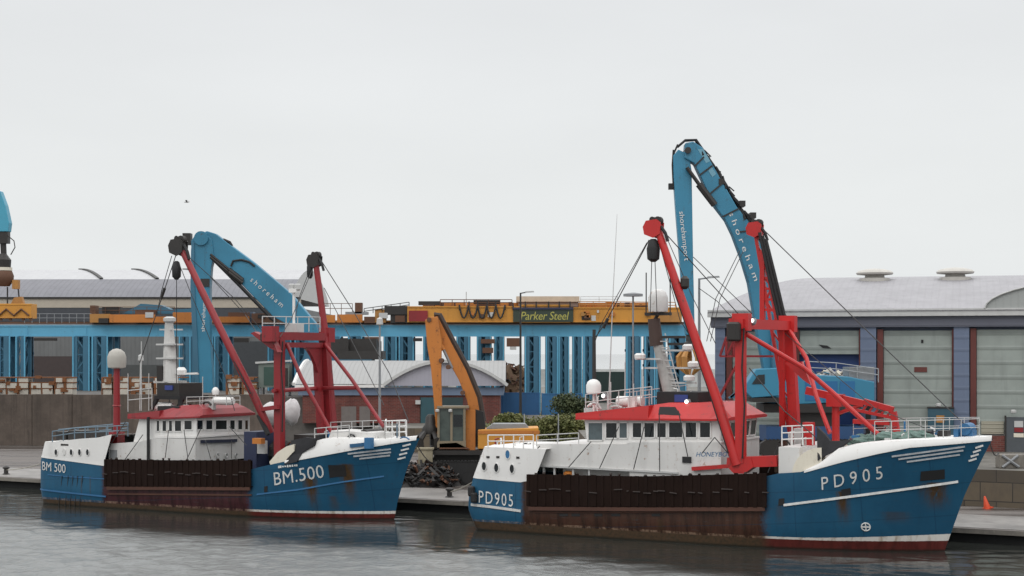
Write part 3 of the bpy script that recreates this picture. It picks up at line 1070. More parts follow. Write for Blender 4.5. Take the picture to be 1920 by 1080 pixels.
for side in (-1, 1):
    rows = []
    for u in us:
        xm = b5.xz(u, 3)
        z0 = interp(b5.ztop, xm) - .03
        zt = interp([(0, 4.2), (1.4, 4.25), (3.4, 4.5), (5.0, 4.6), (6.6, 4.95)], xm)
        rows.append([b5.sk(b5.xz(u, z), z, .03 if j == 0 else .015, side) for j, z in enumerate([z0 + (zt - z0) * t for t in (0, .12, .13, .5, .98, 1)])])
    top.append([q[-1] for q in rows])
    mb.grid(rows)
mb.grid([[a, c] for a, c in zip(*top)])
mb.build('stern_house', M['white'], r, 40)
for px, py in [(106, 848), (135, 848), (150, 848), (165, 848), (121, 847)]:
    q = b5.ph(px, py)
    mb = MB()
    c = q + Vector((0, -.02, 0))
    mb.prism([c + Vector((math.cos(t) * .12, 0, math.sin(t) * .2)) for t in [2 * PI * k / 12 for k in range(12)]], (0, -.05, 0))
    pw = mb.build('porthole', M['glass' if px != 121 else 'white_dirty'], r)
    rim = MB()
    rim.tube([c + Vector((math.cos(t) * .145, -.03, math.sin(t) * .225)) for t in [2 * PI * k / 12 for k in range(13)]], .03, 5)
    rim.build('rim', M['white'], pw)
q = b5.ph(122, 834)
MB().box(q.x - .35, q.x + .35, q.y - .03, q.y + .05, q.z - .06, q.z + .06).build('vent', M['dark_steel'], r)
b5.strip([(76, 917), (130, 924), (199, 931)], .05, .03).build('rub_rail', M['deckblue'], hull)
b5.strip([(90, 890), (130, 894), (199, 898)], .03, .02).build('weld_seam', M['deckblue'], hull)
b5.strip([(203, 915), (330, 915.5), (472, 916)], .1, .16).build('rub_rail', M['rust'], hull)
b5.strip([(203, 926), (330, 927), (472, 928)], .05, .05).build('weld_seam', M['rust'], hull)
b5.strip([(482, 927), (560, 918), (640, 904), (720, 893)], .045, .025).build('weld_seam', M['deckblue'], hull)
b5.text('BM.500', (515, 910), (609, 895), .8, M['signtext'], hull, spacing=1.05)
mb = MB()
rr = random.Random(2)
for i in range(9):
    q = b5.ph(523 + i * 4.3, 875.5 - i * .4)
    mb.bar(b5.sk(q.x - .05, q.z, .03), b5.sk(q.x + .05, q.z, .03), .03, rr.uniform(.08, .15))
mb.build('name_lettering', M['signtext'], hull)
b5.text('BM 500', (80, 881), (124, 887), .58, M['signtext'], hull, spacing=1.0, off=.05)
for k, (x0, x1) in enumerate([(652, 734), (664, 733), (674, 732)]):
    y0 = 851 + 4.6 * k
    b5.strip([(x0, y0), (x1, y0 + (x1 - x0) * -.11)], .05, .03, 8).build('bow_stripe', M['stripe'], hull)
b5.decal([(616, 872), (648, 872), (650, 892), (618, 896)], M['black'], 'anchor_pocket', hull)
b5.decal([(496, 912), (502, 911), (502, 922), (496, 923)], M['black'], 'scupper', hull)
mb = MB()
for i in range(4):
    z = 4.6 - i * .27
    xe = interp(b5.stem, z)
    mb.bar(b5.sk(xe - .6, z - .05, .03), b5.sk(xe - .22, z + .07, .03), .05, .1)
mb.build('draught_mark', M['signtext'], hull)
# ropes hanging down the stern quarter
for px in (116, 128, 137, 146, 155):
    a, c = b5.ph(px, 892, .05), b5.ph(px - 6, 948, .05)
    MB().tube([a, a.lerp(c, .5) + Vector((.05, 0, 0)), c], .025, 5).build('hanging_rope', M['cable'], hull)
guards(b5, 6.45, 18.5, [(6, 3.22), (12, 3.35), (18.6, 3.55)], [(6, 1.42), (18.6, 1.9)], 24, r)
mb = MB()
rows = []
for i in range(40):
    x = lerp(1.0, 21, i / 39)
    z = interp([(0, 2.2), (8, 2.2), (21, 2.6)], x)
    w = b5.b(x, z) - .06
    rows.append([Vector((x, -w, z)), Vector((x, 0, z + .05)), Vector((x, w, z))])
mb.grid(rows).build('main_deck', M['deckgreen'], r)
rise = [(20.9, .05), (21.6, .35), (22.4, .85), (23.4, .95), (25.2, .62), (26.4, .3), (28.6, .12)]
rows = []
for i in range(36):
    x = lerp(20.9, 28.45, i / 35)
    zt = interp(b5.ztop, x)
    h = interp(rise, x)
    b0 = b5.b(x, zt)
    row = []
    for side in (-1, 1):
        seq = [(b0 + .03, zt - .1), (b0 + .03, zt + .02), (max(b0 - h * .06, 0), zt + h * .55), (max(b0 - h * .25, 0), zt + h), (max(b0 - h * .7 - .2, 0), zt + h + .04)]
        pts = [Vector((x, side * y, z)) for y, z in seq]
        row += pts if side < 0 else pts[::-1]
    rows.append(row)
MB().grid(rows).add(rows[0], [tuple(range(10))]).build('whaleback', M['white'], r, 50)
# pale curved bulwark end, black sheet hung beside it
for side in (-1, 1):
    mb = MB()
    mb.prism([Vector((q.x, side * 3.3, q.z)) for q in [b5.p(505, 866, -3.3), b5.p(520, 848, -3.3), b5.p(537, 837, -3.3), b5.p(551, 833, -3.3), b5.p(551, 846, -3.3), b5.p(538, 860, -3.3), b5.p(532, 872, -3.3), b5.p(508, 875, -3.3)]], (0, -side * .7, 0))
    mb.build('bulwark_end', M['cream'], r)
mb = MB()
mb.prism([b5.p(546, 826, -3.1), b5.p(572, 820, -3.1), b5.p(590, 822, -3.1), b5.p(588, 836, -3.1), b5.p(566, 850, -3.2), b5.p(556, 866, -3.35), b5.p(533, 871, -3.35), b5.p(541, 852, -3.25)], (0, .25, 0))
mb.build('rubber_apron', M['black_cloth'], r)
# bright blue bulwark section and bitt
b5.strip([(656, 836), (668, 835), (700, 831)], .11, .02, 5).build('bulwark_patch', paint('patch_blue', (.02, .10, .21), .45, .2), r)
q = b5.p(692, 830, -2.2)
MB().box(q.x - .22, q.x + .22, q.y - .2, q.y + .2, q.z - .35, q.z + .3).build('mooring_bitt', M['deckblue'], r)
# deckhouse and wheelhouse
mb = MB()
mb.prism([b5.p(204, 862, -2.9), Vector((13.5, -2.9, 3.2)), Vector((13.5, -2.9, 4.72)), b5.p(290, 822, -2.9), b5.p(262, 828, -2.9), b5.p(204, 832, -2.9)], (0, 5.8, 0))
dh = mb.build('deckhouse', M['white_dirty'], r)
q = b5.p(213, 852, -2.92)
MB().box(q.x - .3, q.x + .3, -2.95, -2.8, q.z - .35, q.z + .3).build('hatch', M['grey'], dh)
w = 2.7
mb = MB()
mb.prism([b5.p(250, 830, -w), Vector((13.43, -w, 4.6)), Vector((13.43, -w, 6.05)), b5.p(262, 783, -w)], (0, 2 * w, 0))
wh = mb.build('wheelhouse', M['white'], r)
for side in (-1, 1):
    a, c = b5.p(290, 820, -w), Vector((13.5, 0, 4.82))
    MB().bar((a.x, side * (w + .1), a.z), (c.x, side * (w + .1), c.z), .14, .1).build('sill', M['white'], wh)
for (x0, x1) in [(294, 300), (305, 313), (317, 324), (328, 341), (346, 361)]:
    for side in (-1, 1):
        y1 = 809 if x0 < 345 else 806
        q = [b5.p(x0, 788, -w), b5.p(x1, 788, -w), b5.p(x1, y1, -w), b5.p(x0, y1, -w)]
        window_part(wh, [Vector((v.x, side * w, v.z)) for v in q], (0, side, 0), fw=.06)
xw = 13.43
for (xa, xb) in [(368, 380), (385, 398), (403, 425), (430, 440), (445, 454), (458, 465)]:
    window_part(wh, [b5.pf(xa, 787, xw), b5.pf(xb, 787, xw), b5.pf(xb, 806, xw), b5.pf(xa, 806, xw)], (1, 0, 0), fw=.08)
MB().bar((xw + .1, -2.8, 4.84), (xw + .1, 2.8, 4.84), .14, .1).build('sill', M['white'], wh)
x0, x1, x2, x3 = [b5.p(px, 780, -2.9).x for px in (240, 300, 328, 370)]
x3 = 13.75
roof_mesh([(x0, 2.95, 5.9, 2.93, 6.22), (x1, 3.0, 5.93, 2.93, 6.48), (x1 + .05, 3.0, 5.93, 2.6, 6.5), (x2, 3.0, 5.98, 2.2, 6.82), (x3 - .8, 3.0, 6.03, 1.9, 6.88), (x3 - .25, 2.98, 6.05, 2.2, 6.6), (x3 + .05, 2.85, 6.08, 2.5, 6.25)], 'roof', M['red_old'], r)
a, c = b5.pf(377, 828, 13.6), b5.pf(444, 826, 13.6)
MB().bar(a, c, .1, .2).build('boat_hook_rack', plain('navy_rack', (.02, .025, .05), .5), dh)
MB().tube([b5.p(278, 862, -3.05), b5.p(278, 782, -3.05)], .1, 8).build('exhaust_pipe', M['black'], r)
for px in (408, 425, 443):
    q = b5.pf(px, 854, 13.54)
    MB().tube([q + Vector((0, .14 * math.cos(2 * PI * k / 12), .14 * math.sin(2 * PI * k / 12))) for k in range(13)], .035, 5).build('lashing_ring', M['lightgrey'], dh)
# dome on its red post
q = b5.p(219, 672, -2.0)
mb = MB()
mb.tube([Vector((q.x, q.y, 3.6)), Vector((q.x, q.y, q.z - .6))], [.26, .2], 10)
mb.box(q.x - .38, q.x + .38, q.y - .35, q.y + .35, 4.2, 4.95)
mb.lathe([(.26, -.05), (.3, 0), (.26, .05)], (q.x, q.y, 6.7), 12)
po = mb.build('dome_post', M['red_old'], r, 40)
MB().lathe([(.25, -.68), (.58, -.6), (.62, -.3), (.62, .1), (.5, .42), (.28, .6), (.02, .66)], q, 18).build('satellite_dome', paint('weathered_dome', (.42, .40, .36), .6, .3, (.2, .12, .06), .5), po, 50)
rails([b5.ph(98, 829), b5.ph(140, 823), b5.p(240, 818, -2.8)], .72, M['bluegrey'], 'stern_railing', r, .8, .04)
rails([b5.p(110, 826, 2.8), b5.p(240, 814, 2.8)], .8, M['bluegrey'], 'stern_railing', r, .9, .04)
for i, (px, w_) in enumerate([(128, .9), (155, 1.3), (176, .8)]):
    q = b5.p(px, 826, -1.5)
    MB().box(q.x - w_ / 2, q.x + w_ / 2, -2.2, -.6, 4.3, 4.85 + .1 * (i % 2)).build('deck_locker', M['dark_steel'], r)
# mast
ms = [b5.p(320, 716, 0), b5.p(318, 660, 0), b5.p(317, 605, 0)]
mb = MB().tube(ms, [.52, .42, .28], 10)
mb.bar(b5.p(296, 716, 0), b5.p(342, 716, 0), .9, .16)
mt = mb.build('mast', paint('grey_white_mast', (.58, .57, .55), .5, .5, (.12, .07, .04), .6, 2), r, 40)
mb = MB()
for y_ in (646, 672):
    q = b5.p(318, y_, 0)
    mb.box(q.x - .75, q.x + .75, -.5, .5, q.z - .05, q.z + .06)
mb.build('mast_platform', M['lightgrey'], mt)
q = b5.p(303, 700, -.3)
MB().box(q.x - .25, q.x + .2, -.5, .1, q.z - .5, q.z + .5).build('floodlight', M['dark_steel'], mt)
MB().lathe([(.3, -.1), (.42, 0), (.42, .2), (.2, .3)], b5.p(318, 602, 0), 12).build('mast_cap', M['lightgrey'], mt)
for (x0, x1, y) in [(300, 342, 618), (302, 338, 646), (330, 372, 701)]:
    MB().bar(b5.p(x0, y, 0), b5.p(x1, y, -.3), .1, .1).build('cross_arm', M['lightgrey'], mt)
q = b5.p(340, 697, -.4)
MB().lathe([(.12, -.3), (.34, -.2), (.36, .1), (.2, .3)], q, 12).build('radar', M['white'], mt, 40)
MB().bar(b5.p(340, 701, -.5), b5.p(370, 700, -.5), .12, .12).build('scanner', M['white'], mt)
q = b5.p(300, 652, -.2)
mb = MB()
zr = b5.p(300, 745, -1.2).z
for px in (285, 338):
    a = b5.p(px, 775, -1.3)
    mb.bar(Vector((a.x, -1.3, 6.5)), Vector((a.x + (.5 if px < 300 else 0), -1.3, zr)), .22)
    mb.bar(Vector((a.x, 1.3, 6.5)), Vector((a.x + (.5 if px < 300 else 0), 1.3, zr)), .22)
mb.box(b5.p(292, 745, -1.3).x, b5.p(340, 745, -1.3).x, -1.45, 1.45, zr - .12, zr + .12)
mb.build('mast_frame', M['black'], r)
MB().box(b5.p(298, 740, -1).x, b5.p(340, 740, -1).x, -1.2, 1.2, zr + .12, b5.p(300, 716, 0).z - .05).build('mast_house', M['dark_steel'], r)
a = b5.p(316, 727, -1.25)
MB().box(a.x - .3, a.x + .35, -1.28, -1.2, a.z - .15, a.z + .15).build('screen', M['screen'], r)
MB().box(b5.p(303, 777, -2).x, b5.p(344, 777, -2).x, -2.4, -1.6, 6.35, 6.75).build('air_intake', M['black'], r)
for (px, py, l_, rad) in [(308, 763, .75, .3), (419, 752, .8, .26), (345, 766, .4, .25)]:
    a = b5.p(px, py, -1.0)
    MB().tube([a + Vector((-l_, 0, 0)), a + Vector((-l_ * .9, 0, 0)), a + Vector((l_ * .9, 0, 0)), a + Vector((l_, 0, 0))], [rad * .8, rad, rad, rad * .8], 14).build('life_raft', M['white'], r, 40)
for (px, py, rad) in [(404, 733, .25)]:
    q = b5.p(px, py, -.5)
    mb = MB().lathe([(rad * .8, -rad), (rad, 0), (rad * .6, rad * .8), (.02, rad)], q, 14)
    mb.tube([Vector((q.x, q.y, 6.8)), q], .05, 6)
    mb.build('small_dome', M['white'], r, 50)
rails([b5.p(350, 762, -1.9), b5.p(450, 760, -1.9)], .6, M['lightgrey'], 'roof_railing', r, .9, .025)
rails([b5.p(240, 772, -2.2), b5.p(285, 768, -2.2)], 1.4, M['lightgrey'], 'roof_railing', r, .9, .03)
for (px, y0) in [(265, 640), (279, 700), (380, 706), (240, 700)]:
    q = b5.p(px, 770, .3)
    MB().tube([q, b5.p(px, y0, .3)], .03, 6).build('whip_aerial', M['lightgrey'], r)
# gantry
nl, nt = b5.p(524, 826, -2.45), b5.p(524, 630, -2.45)
ft = b5.p(606, 632, 3.0)
fl = b5.p(624, 824, 3.0)
MB().bar(Vector((nl.x, -2.45, 2.7)), nt, .5, .5, up=(1, 0, 0)).build('gantry_leg', M['red_old'], r)
mb = MB()
mb.bar(Vector((fl.x, 3.0, 2.4)), Vector((ft.x + .1, 3.0, nt.z)), .55, .55, up=(1, 0, 0))
mb.bar(Vector((fl.x - .3, 2.3, 3.4)), Vector((ft.x, 2.3, nt.z - 1.4)), .4, .4, up=(1, 0, 0))
mb.build('gantry_leg', M['red_old'], r)
mb = MB()
B0, B1 = nt + Vector((0, -1.1, 0)), Vector((ft.x, 3.6, nt.z))
mb.bar(B0, B1, .6, .5)
mb.bar(B0 + Vector((.02, .2, -.55)), B1 + Vector((.02, -.2, -.55)), .4, .32)
d = (B1 - B0)
for t in (.03, .97):
    q = B0.lerp(B1, t)
    mb.box(q.x - .4, q.x + .4, q.y - .35, q.y + .35, q.z - .35, q.z + .6)
# arched knee plates
n_ = 8
for (base, sgn, dep, wid) in ((.15, 1, 1.5, .2), (.86, -1, 4.2, .36)):
    arcp = []
    for i in range(n_ + 1):
        a_ = PI / 2 * i / n_
        arcp.append((base + sgn * wid * (1 - math.cos(a_)), -.6 - dep * (1 - math.sin(a_))))
    poly = [B0.lerp(B1, t) + Vector((-.12, 0, z)) for t, z in arcp] + [B0.lerp(B1, base) + Vector((-.12, 0, -.6))]
    mb.prism(poly, (.24, 0, 0))
mb.build('gantry_beam', M['red_old'], r)
MB().prism([b5.p(470, 625, -3.3), b5.p(476, 622, -3.3), b5.p(512, 640, -3.3), b5.p(520, 660, -3.3), b5.p(505, 652, -3.3)], (0, .5, 0)).build('fairlead_arm', M['red_old'], r)
MB().lathe([(.2, -.3), (.3, -.2), (.3, .2), (.2, .3)], b5.p(497, 632, -3.2), 10).build('sheave_block', M['dark_steel'], r)
rails([b5.p(492, 622, -3.0), b5.p(600, 622, 2.7)], .95, M['lightgrey'], 'gantry_railing', r, 1.0, .035)
q = b5.p(551, 620, 0)
mb = MB().tube([q, b5.p(551, 545, 0)], .09, 8)
mb.bar(b5.p(545, 545, 0), b5.p(559, 545, 0), .4, .25)
lm = mb.build('light_mast', M['white'], r)
for px in (547, 558):
    a = b5.p(px, 538, 0)
    MB().lathe([(.14, -.2), (.2, -.15), (.2, .15), (.14, .2)], a, 10).build('signal_lamp', M['lightgrey'], lm)
MB().box(q.x - .4, q.x + .5, -.4, .4, q.z - .1, q.z + .45).build('winch_box', M['lightgrey'], r)
MB().tube([nt + Vector((.2, .5, -.5)), b5.p(565, 708, -2.2), b5.p(631, 828, -1.2)], .12, 8).build('gantry_strut', M['red_old'], r, 40)
MB().tube([Vector((ft.x + .2, 2.8, nt.z - .4)), b5.p(660, 712, 1.6), b5.p(719, 800, .6)], .12, 8).build('gantry_strut', M['red_old'], r, 40)
MB().tube([b5.p(512, 733, -3.1), b5.p(600, 728, 2.6), b5.p(668, 727, 1.4)], .13, 8).build('cross_brace', M['red_old'], r, 40)
MB().bar(b5.p(488, 768, -2.6), b5.p(522, 763, -2.9), .25, .25).build('gantry_bracket', M['red_old'], r)
# booms
hd = b5.p(343, 472, -3.3)
MB().tube([b5.p(508, 812, -2.2), b5.p(476, 742, -2.85), b5.p(410, 610, -3.25), hd], [.25, .25, .23, .21], 10).build('boom', M['red_old'], r, 40)
block_head(b5, hd + Vector((-.2, 0, .3)), r, 1.15, False)
q = b5.p(331, 507, -3.3)
MB().lathe([(.1, -.6), (.28, -.4), (.3, .1), (.2, .5), (.1, .6)], q, 12).build('hanging_block', M['black'], r, 40)
hf = b5.p(592, 492, 3.2)
MB().tube([b5.p(627, 826, 3.1), b5.p(612, 640, 3.15), hf], [.29, .24, .2], 10).build('boom', M['red_old'], r, 40)
block_head(b5, hf + Vector((.05, 0, .1)), r, .95, False)
MB().lathe([(.1, -.5), (.2, -.3), (.2, .3), (.1, .5)], b5.p(581, 508, 3.1), 10).build('hanging_block', M['black'], r, 40)
# deck gear forward
rails([b5.p(590, 828, -2.4), b5.p(655, 822, -2.2)], .8, M['lightgrey'], 'bow_railing', r, .8, .03)
rails([b5.p(620, 815, 2.6), b5.p(700, 812, 2.0), b5.p(760, 814, .8)], .8, M['lightgrey'], 'bow_railing', r, .8, .03)
rails([b5.p(722, 822, -.9), b5.p(762, 820, -.2)], 1.05, M['white'], 'bow_railing', r, .4, .045, (1, .66, .33))
rails([b5.p(722, 822, -.9), b5.p(724, 818, .8)], 1.05, M['white'], 'bow_railing', r, .4, .045, (1, .66, .33))
q = b5.p(668, 826, -.5)
MB().prism([Vector((q.x - 1.5, -1.6, q.z - .3)), Vector((q.x + 2.0, -1.2, q.z - .3)), Vector((q.x + 1.7, -1.2, q.z + .55)), Vector((q.x - 1.1, -1.6, q.z + .65))], (0, 2.2, 0)).build('fore_hatch', M['white_dirty'], r)
q = b5.p(710, 815, .2)
mb = MB().tube([q + Vector((-.5, -.9, 0)), q + Vector((-.5, .9, 0))], .35, 12)
mb.box(q.x - .5, q.x + .5, -.6, .9, q.z - .6, q.z)
mb.build('windlass', M['dark_steel'], r, 40)
q = b5.p(630, 812, 0)
MB().box(q.x - .35, q.x + .35, -.4, .4, q.z - .8, q.z + .15).build('deck_fitting', M['deckblue'], r)
q = b5.p(580, 815, -1)
MB().box(q.x - .9, q.x + .9, -1.4, .8, 2.6, q.z).build('trawl_winch', M['dark_steel'], r)
MB().bar(b5.p(485, 778, -2.6), b5.p(503, 815, -2.7), .22, .22).build('chute_arm', M['black'], r)
q = b5.p(485, 808, -1)
MB().box(q.x - .55, q.x + .45, -1.8, 1.2, 2.6, b5.p(485, 810, -1.8).z).build('deck_shelter', plain('navy_shelter', (.02, .028, .07), .5), r)
q = b5.p(485, 826, -2.2)
MB().box(q.x - .35, q.x + .35, -2.4, -2.0, q.z - .2, q.z + .15).build('fish_tray', M['orange'], r)
W = lambda pts, rr_=.025: wire(b5, pts, r, rr_)
W([b5.p(330, 478, -3.3), b5.p(308, 545, -2), b5.p(262, 680, 0)], .03)
W([b5.p(322, 480, -3.3), b5.p(303, 545, -2), b5.p(296, 580, -1)])
MB().tube([b5.p(309, 540, -2), b5.p(302, 560, -2)], .1, 8).build('shackle', M['dark_steel'], r)
W([b5.p(331, 520, -3.3), b5.p(331, 640, -1.5), b5.p(331, 720, -1)])
W([b5.p(338, 500, -3.3), b5.p(362, 560, -3.2), b5.p(420, 700, -2), b5.p(440, 770, -1.8)])
W([b5.p(352, 480, -3.3), b5.p(440, 560, -1), b5.p(500, 630, 0)])
W([b5.p(395, 520, -2.6), b5.p(460, 590, -1), b5.p(492, 640, -2.8)])
W([b5.p(602, 488, 3.2), b5.p(664, 586, 2), b5.p(730, 700, 1), b5.p(766, 790, 0)], .03)
W([b5.p(608, 540, 3.2), b5.p(660, 640, 2), b5.p(720, 760, .5)])
W([b5.p(580, 508, 3.2), b5.p(560, 560, 1), b5.p(553, 600, 0)])
W([b5.p(588, 500, 3.2), b5.p(545, 600, -1), b5.p(525, 632, -3)])
for (a, b_) in [((236, 790), (188, 862)), ((268, 815), (234, 862)), ((316, 806), (310, 858)), ((345, 806), (352, 858)), ((378, 800), (350, 862)), ((385, 825), (395, 860)), ((430, 800), (462, 835)), ((434, 826), (434, 860)), ((196, 815), (160, 866))]:
    W([b5.p(*a, -3.1), b5.p(*b_, -3.2)], .026)

# small gear crowding the decks and roofs of both boats
def clutter(bt, n, px0, px1, py, y0, y1, hmax, seed, root, mats, name='deck_fitting'):
    rr = random.Random(seed)
    for _ in range(n):
        px = rr.uniform(px0, px1)
        y = rr.uniform(y0, y1)
        t = (px - px0) / (px1 - px0)
        q = bt.p(px, lerp(py[0], py[1], t), y)
        h, k = rr.uniform(.2, 1) * hmax, rr.random()
        mb = MB()
        if k < .4:
            mb.tube([q - Vector((0, 0, .3)), q + Vector((0, 0, h)), q + Vector((rr.uniform(-.3, .3), 0, h + .05))], rr.uniform(.025, .06), 6)
        elif k < .75:
            a = rr.uniform(.08, .35)
            mb.box(q.x - a, q.x + a, y - .15, y + .15, q.z - .3, q.z + h * .6)
        else:
            mb.tube([q + Vector((-.3, 0, h * .3)), q + Vector((-.1, 0, h * .55)), q + Vector((.15, 0, h * .5)), q + Vector((.35, 0, h * .1))], rr.uniform(.03, .08), 6)
        mb.build(name, M[rr.choice(mats)], root)


clutter(pd, 20, 1600, 1830, (828, 820), -1.4, 1.8, .95, 41, pd.root, ['lightgrey', 'white_dirty', 'red_old', 'dark_steel', 'black', 'deckblue'])
clutter(pd, 12, 1465, 1530, (836, 834), -2.2, 2.0, .8, 42, pd.root, ['lightgrey', 'dark_steel', 'white_dirty', 'rust'])
clutter(pd, 16, 1100, 1225, (771, 758), -2.0, 1.6, .9, 43, pd.root, ['lightgrey', 'white', 'white_dirty', 'grey'], 'roof_fitting')
clutter(pd, 8, 1235, 1330, (754, 752), -1.4, 1.0, .9, 44, pd.root, ['lightgrey', 'black', 'white_dirty'], 'roof_fitting')
clutter(b5, 22, 585, 765, (832, 824), -1.6, 2.0, .95, 45, b5.root, ['lightgrey', 'white_dirty', 'dark_steel', 'deckblue', 'black', 'bluegrey'])
clutter(b5, 12, 290, 440, (768, 756), -1.8, 1.6, .8, 46, b5.root, ['lightgrey', 'white', 'grey', 'dark_steel'], 'roof_fitting')
clutter(b5, 14, 115, 235, (826, 818), -1.6, 1.6, .7, 47, b5.root, ['dark_steel', 'lightgrey', 'black', 'bluegrey'])
clutter(b5, 14, 472, 560, (842, 840), -2.2, 1.5, .9, 48, b5.root, ['dark_steel', 'black', 'rust', 'lightgrey', 'deckblue'])
clutter(pd, 10, 925, 1000, (838, 838), -2.0, 2.0, .6, 49, pd.root, ['white', 'dark_steel', 'lightgrey', 'red_old'])
for bt, pts in ((pd, [(1392, 860), (1396, 760), (1391, 690), (1395, 615)]), (pd, [(1366, 850), (1330, 735), (1262, 540), (1240, 450)]), (b5, [(529, 810), (531, 740), (527, 690), (530, 640)]), (b5, [(470, 738), (420, 640), (372, 545), (350, 488)])):
    MB().tube([bt.p(x, y, -3.42 if bt is pd else (-2.75 if x > 500 else -3.25)) for x, y in pts], .045, 6).build('hydraulic_hose', M['black'], bt.root)

# ------------------------------------------------------------------ the setting
def water_mat():
    n = N('harbour_water')
    geo = n.new('ShaderNodeTexCoord').outputs['Object']
    h = n.noise((2.1, 2.9, 1), 4, .62, geo)
    # sheltered strip along the quay lies calm, the open dock is ruffled by the wind
    so_ = n.sep()
    dq = n.m('SUBTRACT', n.m('SUBTRACT', 97.8, n.m('MULTIPLY', so_[0], .56)), so_[1])
    dq = n.m('ADD', dq, n.m('MULTIPLY', n.m('SUBTRACT', n.noise((.12, .2, 1), 3, .6, geo), .5), 12.0))
    wind = n.sm(dq, 17.5, 24.0)
    h = n.m('MULTIPLY', h, n.sm(dq, -30.0, -8.0))
    h = n.m('MULTIPLY', h, n.m('ADD', 1.0, n.m('MULTIPLY', wind, 11.0)))
    bp = n.new('ShaderNodeBump')
    bp.inputs['Strength'].default_value = 1.0
    bp.inputs['Distance'].default_value = .011
    n.put(bp.inputs['Height'], h)
    n.put(n.b.inputs['Normal'], bp.outputs[0])
    n.b.inputs['IOR'].default_value = 1.42
    return n.fin(n.mix(wind, (.028, .03, .027), (.16, .168, .165)), n.m('ADD', .05, n.m('MULTIPLY', wind, .13)), 0, .5)  # paler base in the open dock paints in sky brightness, darker by the quay


# rippled surface: a sum of short wind waves over the dock, running out into the flat sea
import numpy as np
rs = np.random.RandomState(5)
gx, gy = np.linspace(-48, 38, 560), np.linspace(62, 126, 430)
GX, GY = np.meshgrid(gx, gy)
Z = np.zeros_like(GX)
patch = np.zeros_like(GX)
for _ in range(7):
    a_ = rs.uniform(0, 6.28)
    kk = 2 * PI / rs.uniform(14, 40)
    patch += np.sin(kk * (GX * math.cos(a_) + GY * math.sin(a_)) + rs.uniform(0, 6.28))
patch = .8 + .42 * np.clip(patch / 2.2, -1, 1)
for _ in range(64):
    wl = .6 * (3.2 / .6) ** rs.rand()
    a_ = rs.normal(1.2, .75)
    kk = 2 * PI / wl
    amp = .0072 / kk
    Z += amp * np.sin(kk * (GX * math.cos(a_) + GY * math.sin(a_)) + rs.uniform(0, 6.28))
dq_ = 97.8 - .56 * GX - GY
Z = Z * patch * (.6 + 2.6 * np.clip((dq_ - 15) / 9, 0, 1))
edge = np.minimum(np.minimum(GX - gx[0], gx[-1] - GX), np.minimum(GY - gy[0], gy[-1] - GY))
Z *= np.clip(edge / 4, 0, 1)
nyy, nxx = GX.shape
co_ = np.stack([GX, GY, Z], -1).reshape(-1, 3)
ii = np.arange(nyy * nxx).reshape(nyy, nxx)
fq = np.stack([ii[:-1, :-1], ii[:-1, 1:], ii[1:, 1:], ii[1:, :-1]], -1).reshape(-1, 4)
x0_, x1_, y0_, y1_ = gx[0], gx[-1], gy[0], gy[-1]
far = [(-6000, -300, 0), (6000, -300, 0), (6000, 14000, 0), (-6000, 14000, 0), (x0_, y0_, 0), (x1_, y0_, 0), (x1_, y1_, 0), (x0_, y1_, 0)]
nb_ = len(co_)
me = bpy.data.meshes.new('water')
me.from_pydata([tuple(v) for v in co_.tolist()] + far, [], fq.tolist() + [[nb_, nb_ + 1, nb_ + 5, nb_ + 4], [nb_ + 1, nb_ + 2, nb_ + 6, nb_ + 5], [nb_ + 2, nb_ + 3, nb_ + 7, nb_ + 6], [nb_ + 3, nb_, nb_ + 4, nb_ + 7]])
me.materials.append(water_mat())
for p_ in me.polygons:
    p_.use_smooth = True
wat = bpy.data.objects.new('water', me)
COL.objects.link(wat)
struct(wat)


def concrete(name, rgb, s=.6, wet=.4, rough=.75, panel=None):
    n = N(name)
    a = n.noise((s, s, s), 5, .65)
    st = n.noise((s * 3, s * 3, s * .3), 4, .6)
    f = n.noise((s * 12, s * 12, s * 12), 3, .7)
    c = n.mix(n.sm(a, .3, .7), rgb, tuple(v * .55 for v in rgb))
    c = n.mix(n.m('MULTIPLY', n.sm(st, .5, .75), wet), c, tuple(v * .35 for v in rgb))
    c = n.mix(n.m('MULTIPLY', n.sm(f, .55, .75), .35), c, tuple(v * 1.4 for v in rgb))
    if panel:
        w = n.m('ABSOLUTE', n.m('SUBTRACT', n.m('FRACT', n.m('DIVIDE', n.sep()[0], panel)), .5))
        c = n.mix(n.m('MULTIPLY', n.sm(w, .475, .495), .6), c, tuple(v * .3 for v in rgb))
        cell = n.new('ShaderNodeTexWhiteNoise', noise_dimensions='1D')
        n.put(cell.inputs['W'], n.m('FLOOR', n.m('ADD', n.m('DIVIDE', n.sep()[0], panel), .5)))
        c = n.mix(n.m('MULTIPLY', cell.outputs['Value'], .35), c, tuple(v * .6 for v in rgb))
    n.bump(f, .3, .03)
    return n.fin(c, rough)


def wet_mat():
    n = N('wet_concrete_apron')
    a = n.noise((.05, .5, .3), 5, .65)
    f = n.noise((3, 3, 3), 4, .7)
    c = n.mix(n.sm(a, .35, .65), (.155, .138, .126), (.055, .045, .04))
    c = n.mix(n.m('MULTIPLY', n.sm(f, .5, .7), .4), c, (.09, .08, .075))
    rough = n.m('ADD', .3, n.m('MULTIPLY', n.sm(a, .62, .42), .5))
    n.bump(f, .1, .02)
    return n.fin(c, rough)


WET = wet_mat()
CON = concrete('quay_concrete', (.24, .22, .19))
DARK = concrete('slimy_quay_wall', (.008, .009, .009), .8, .6, .9)


def quayY(X, off=0.0):
    return 97.8 + off - .56 * X


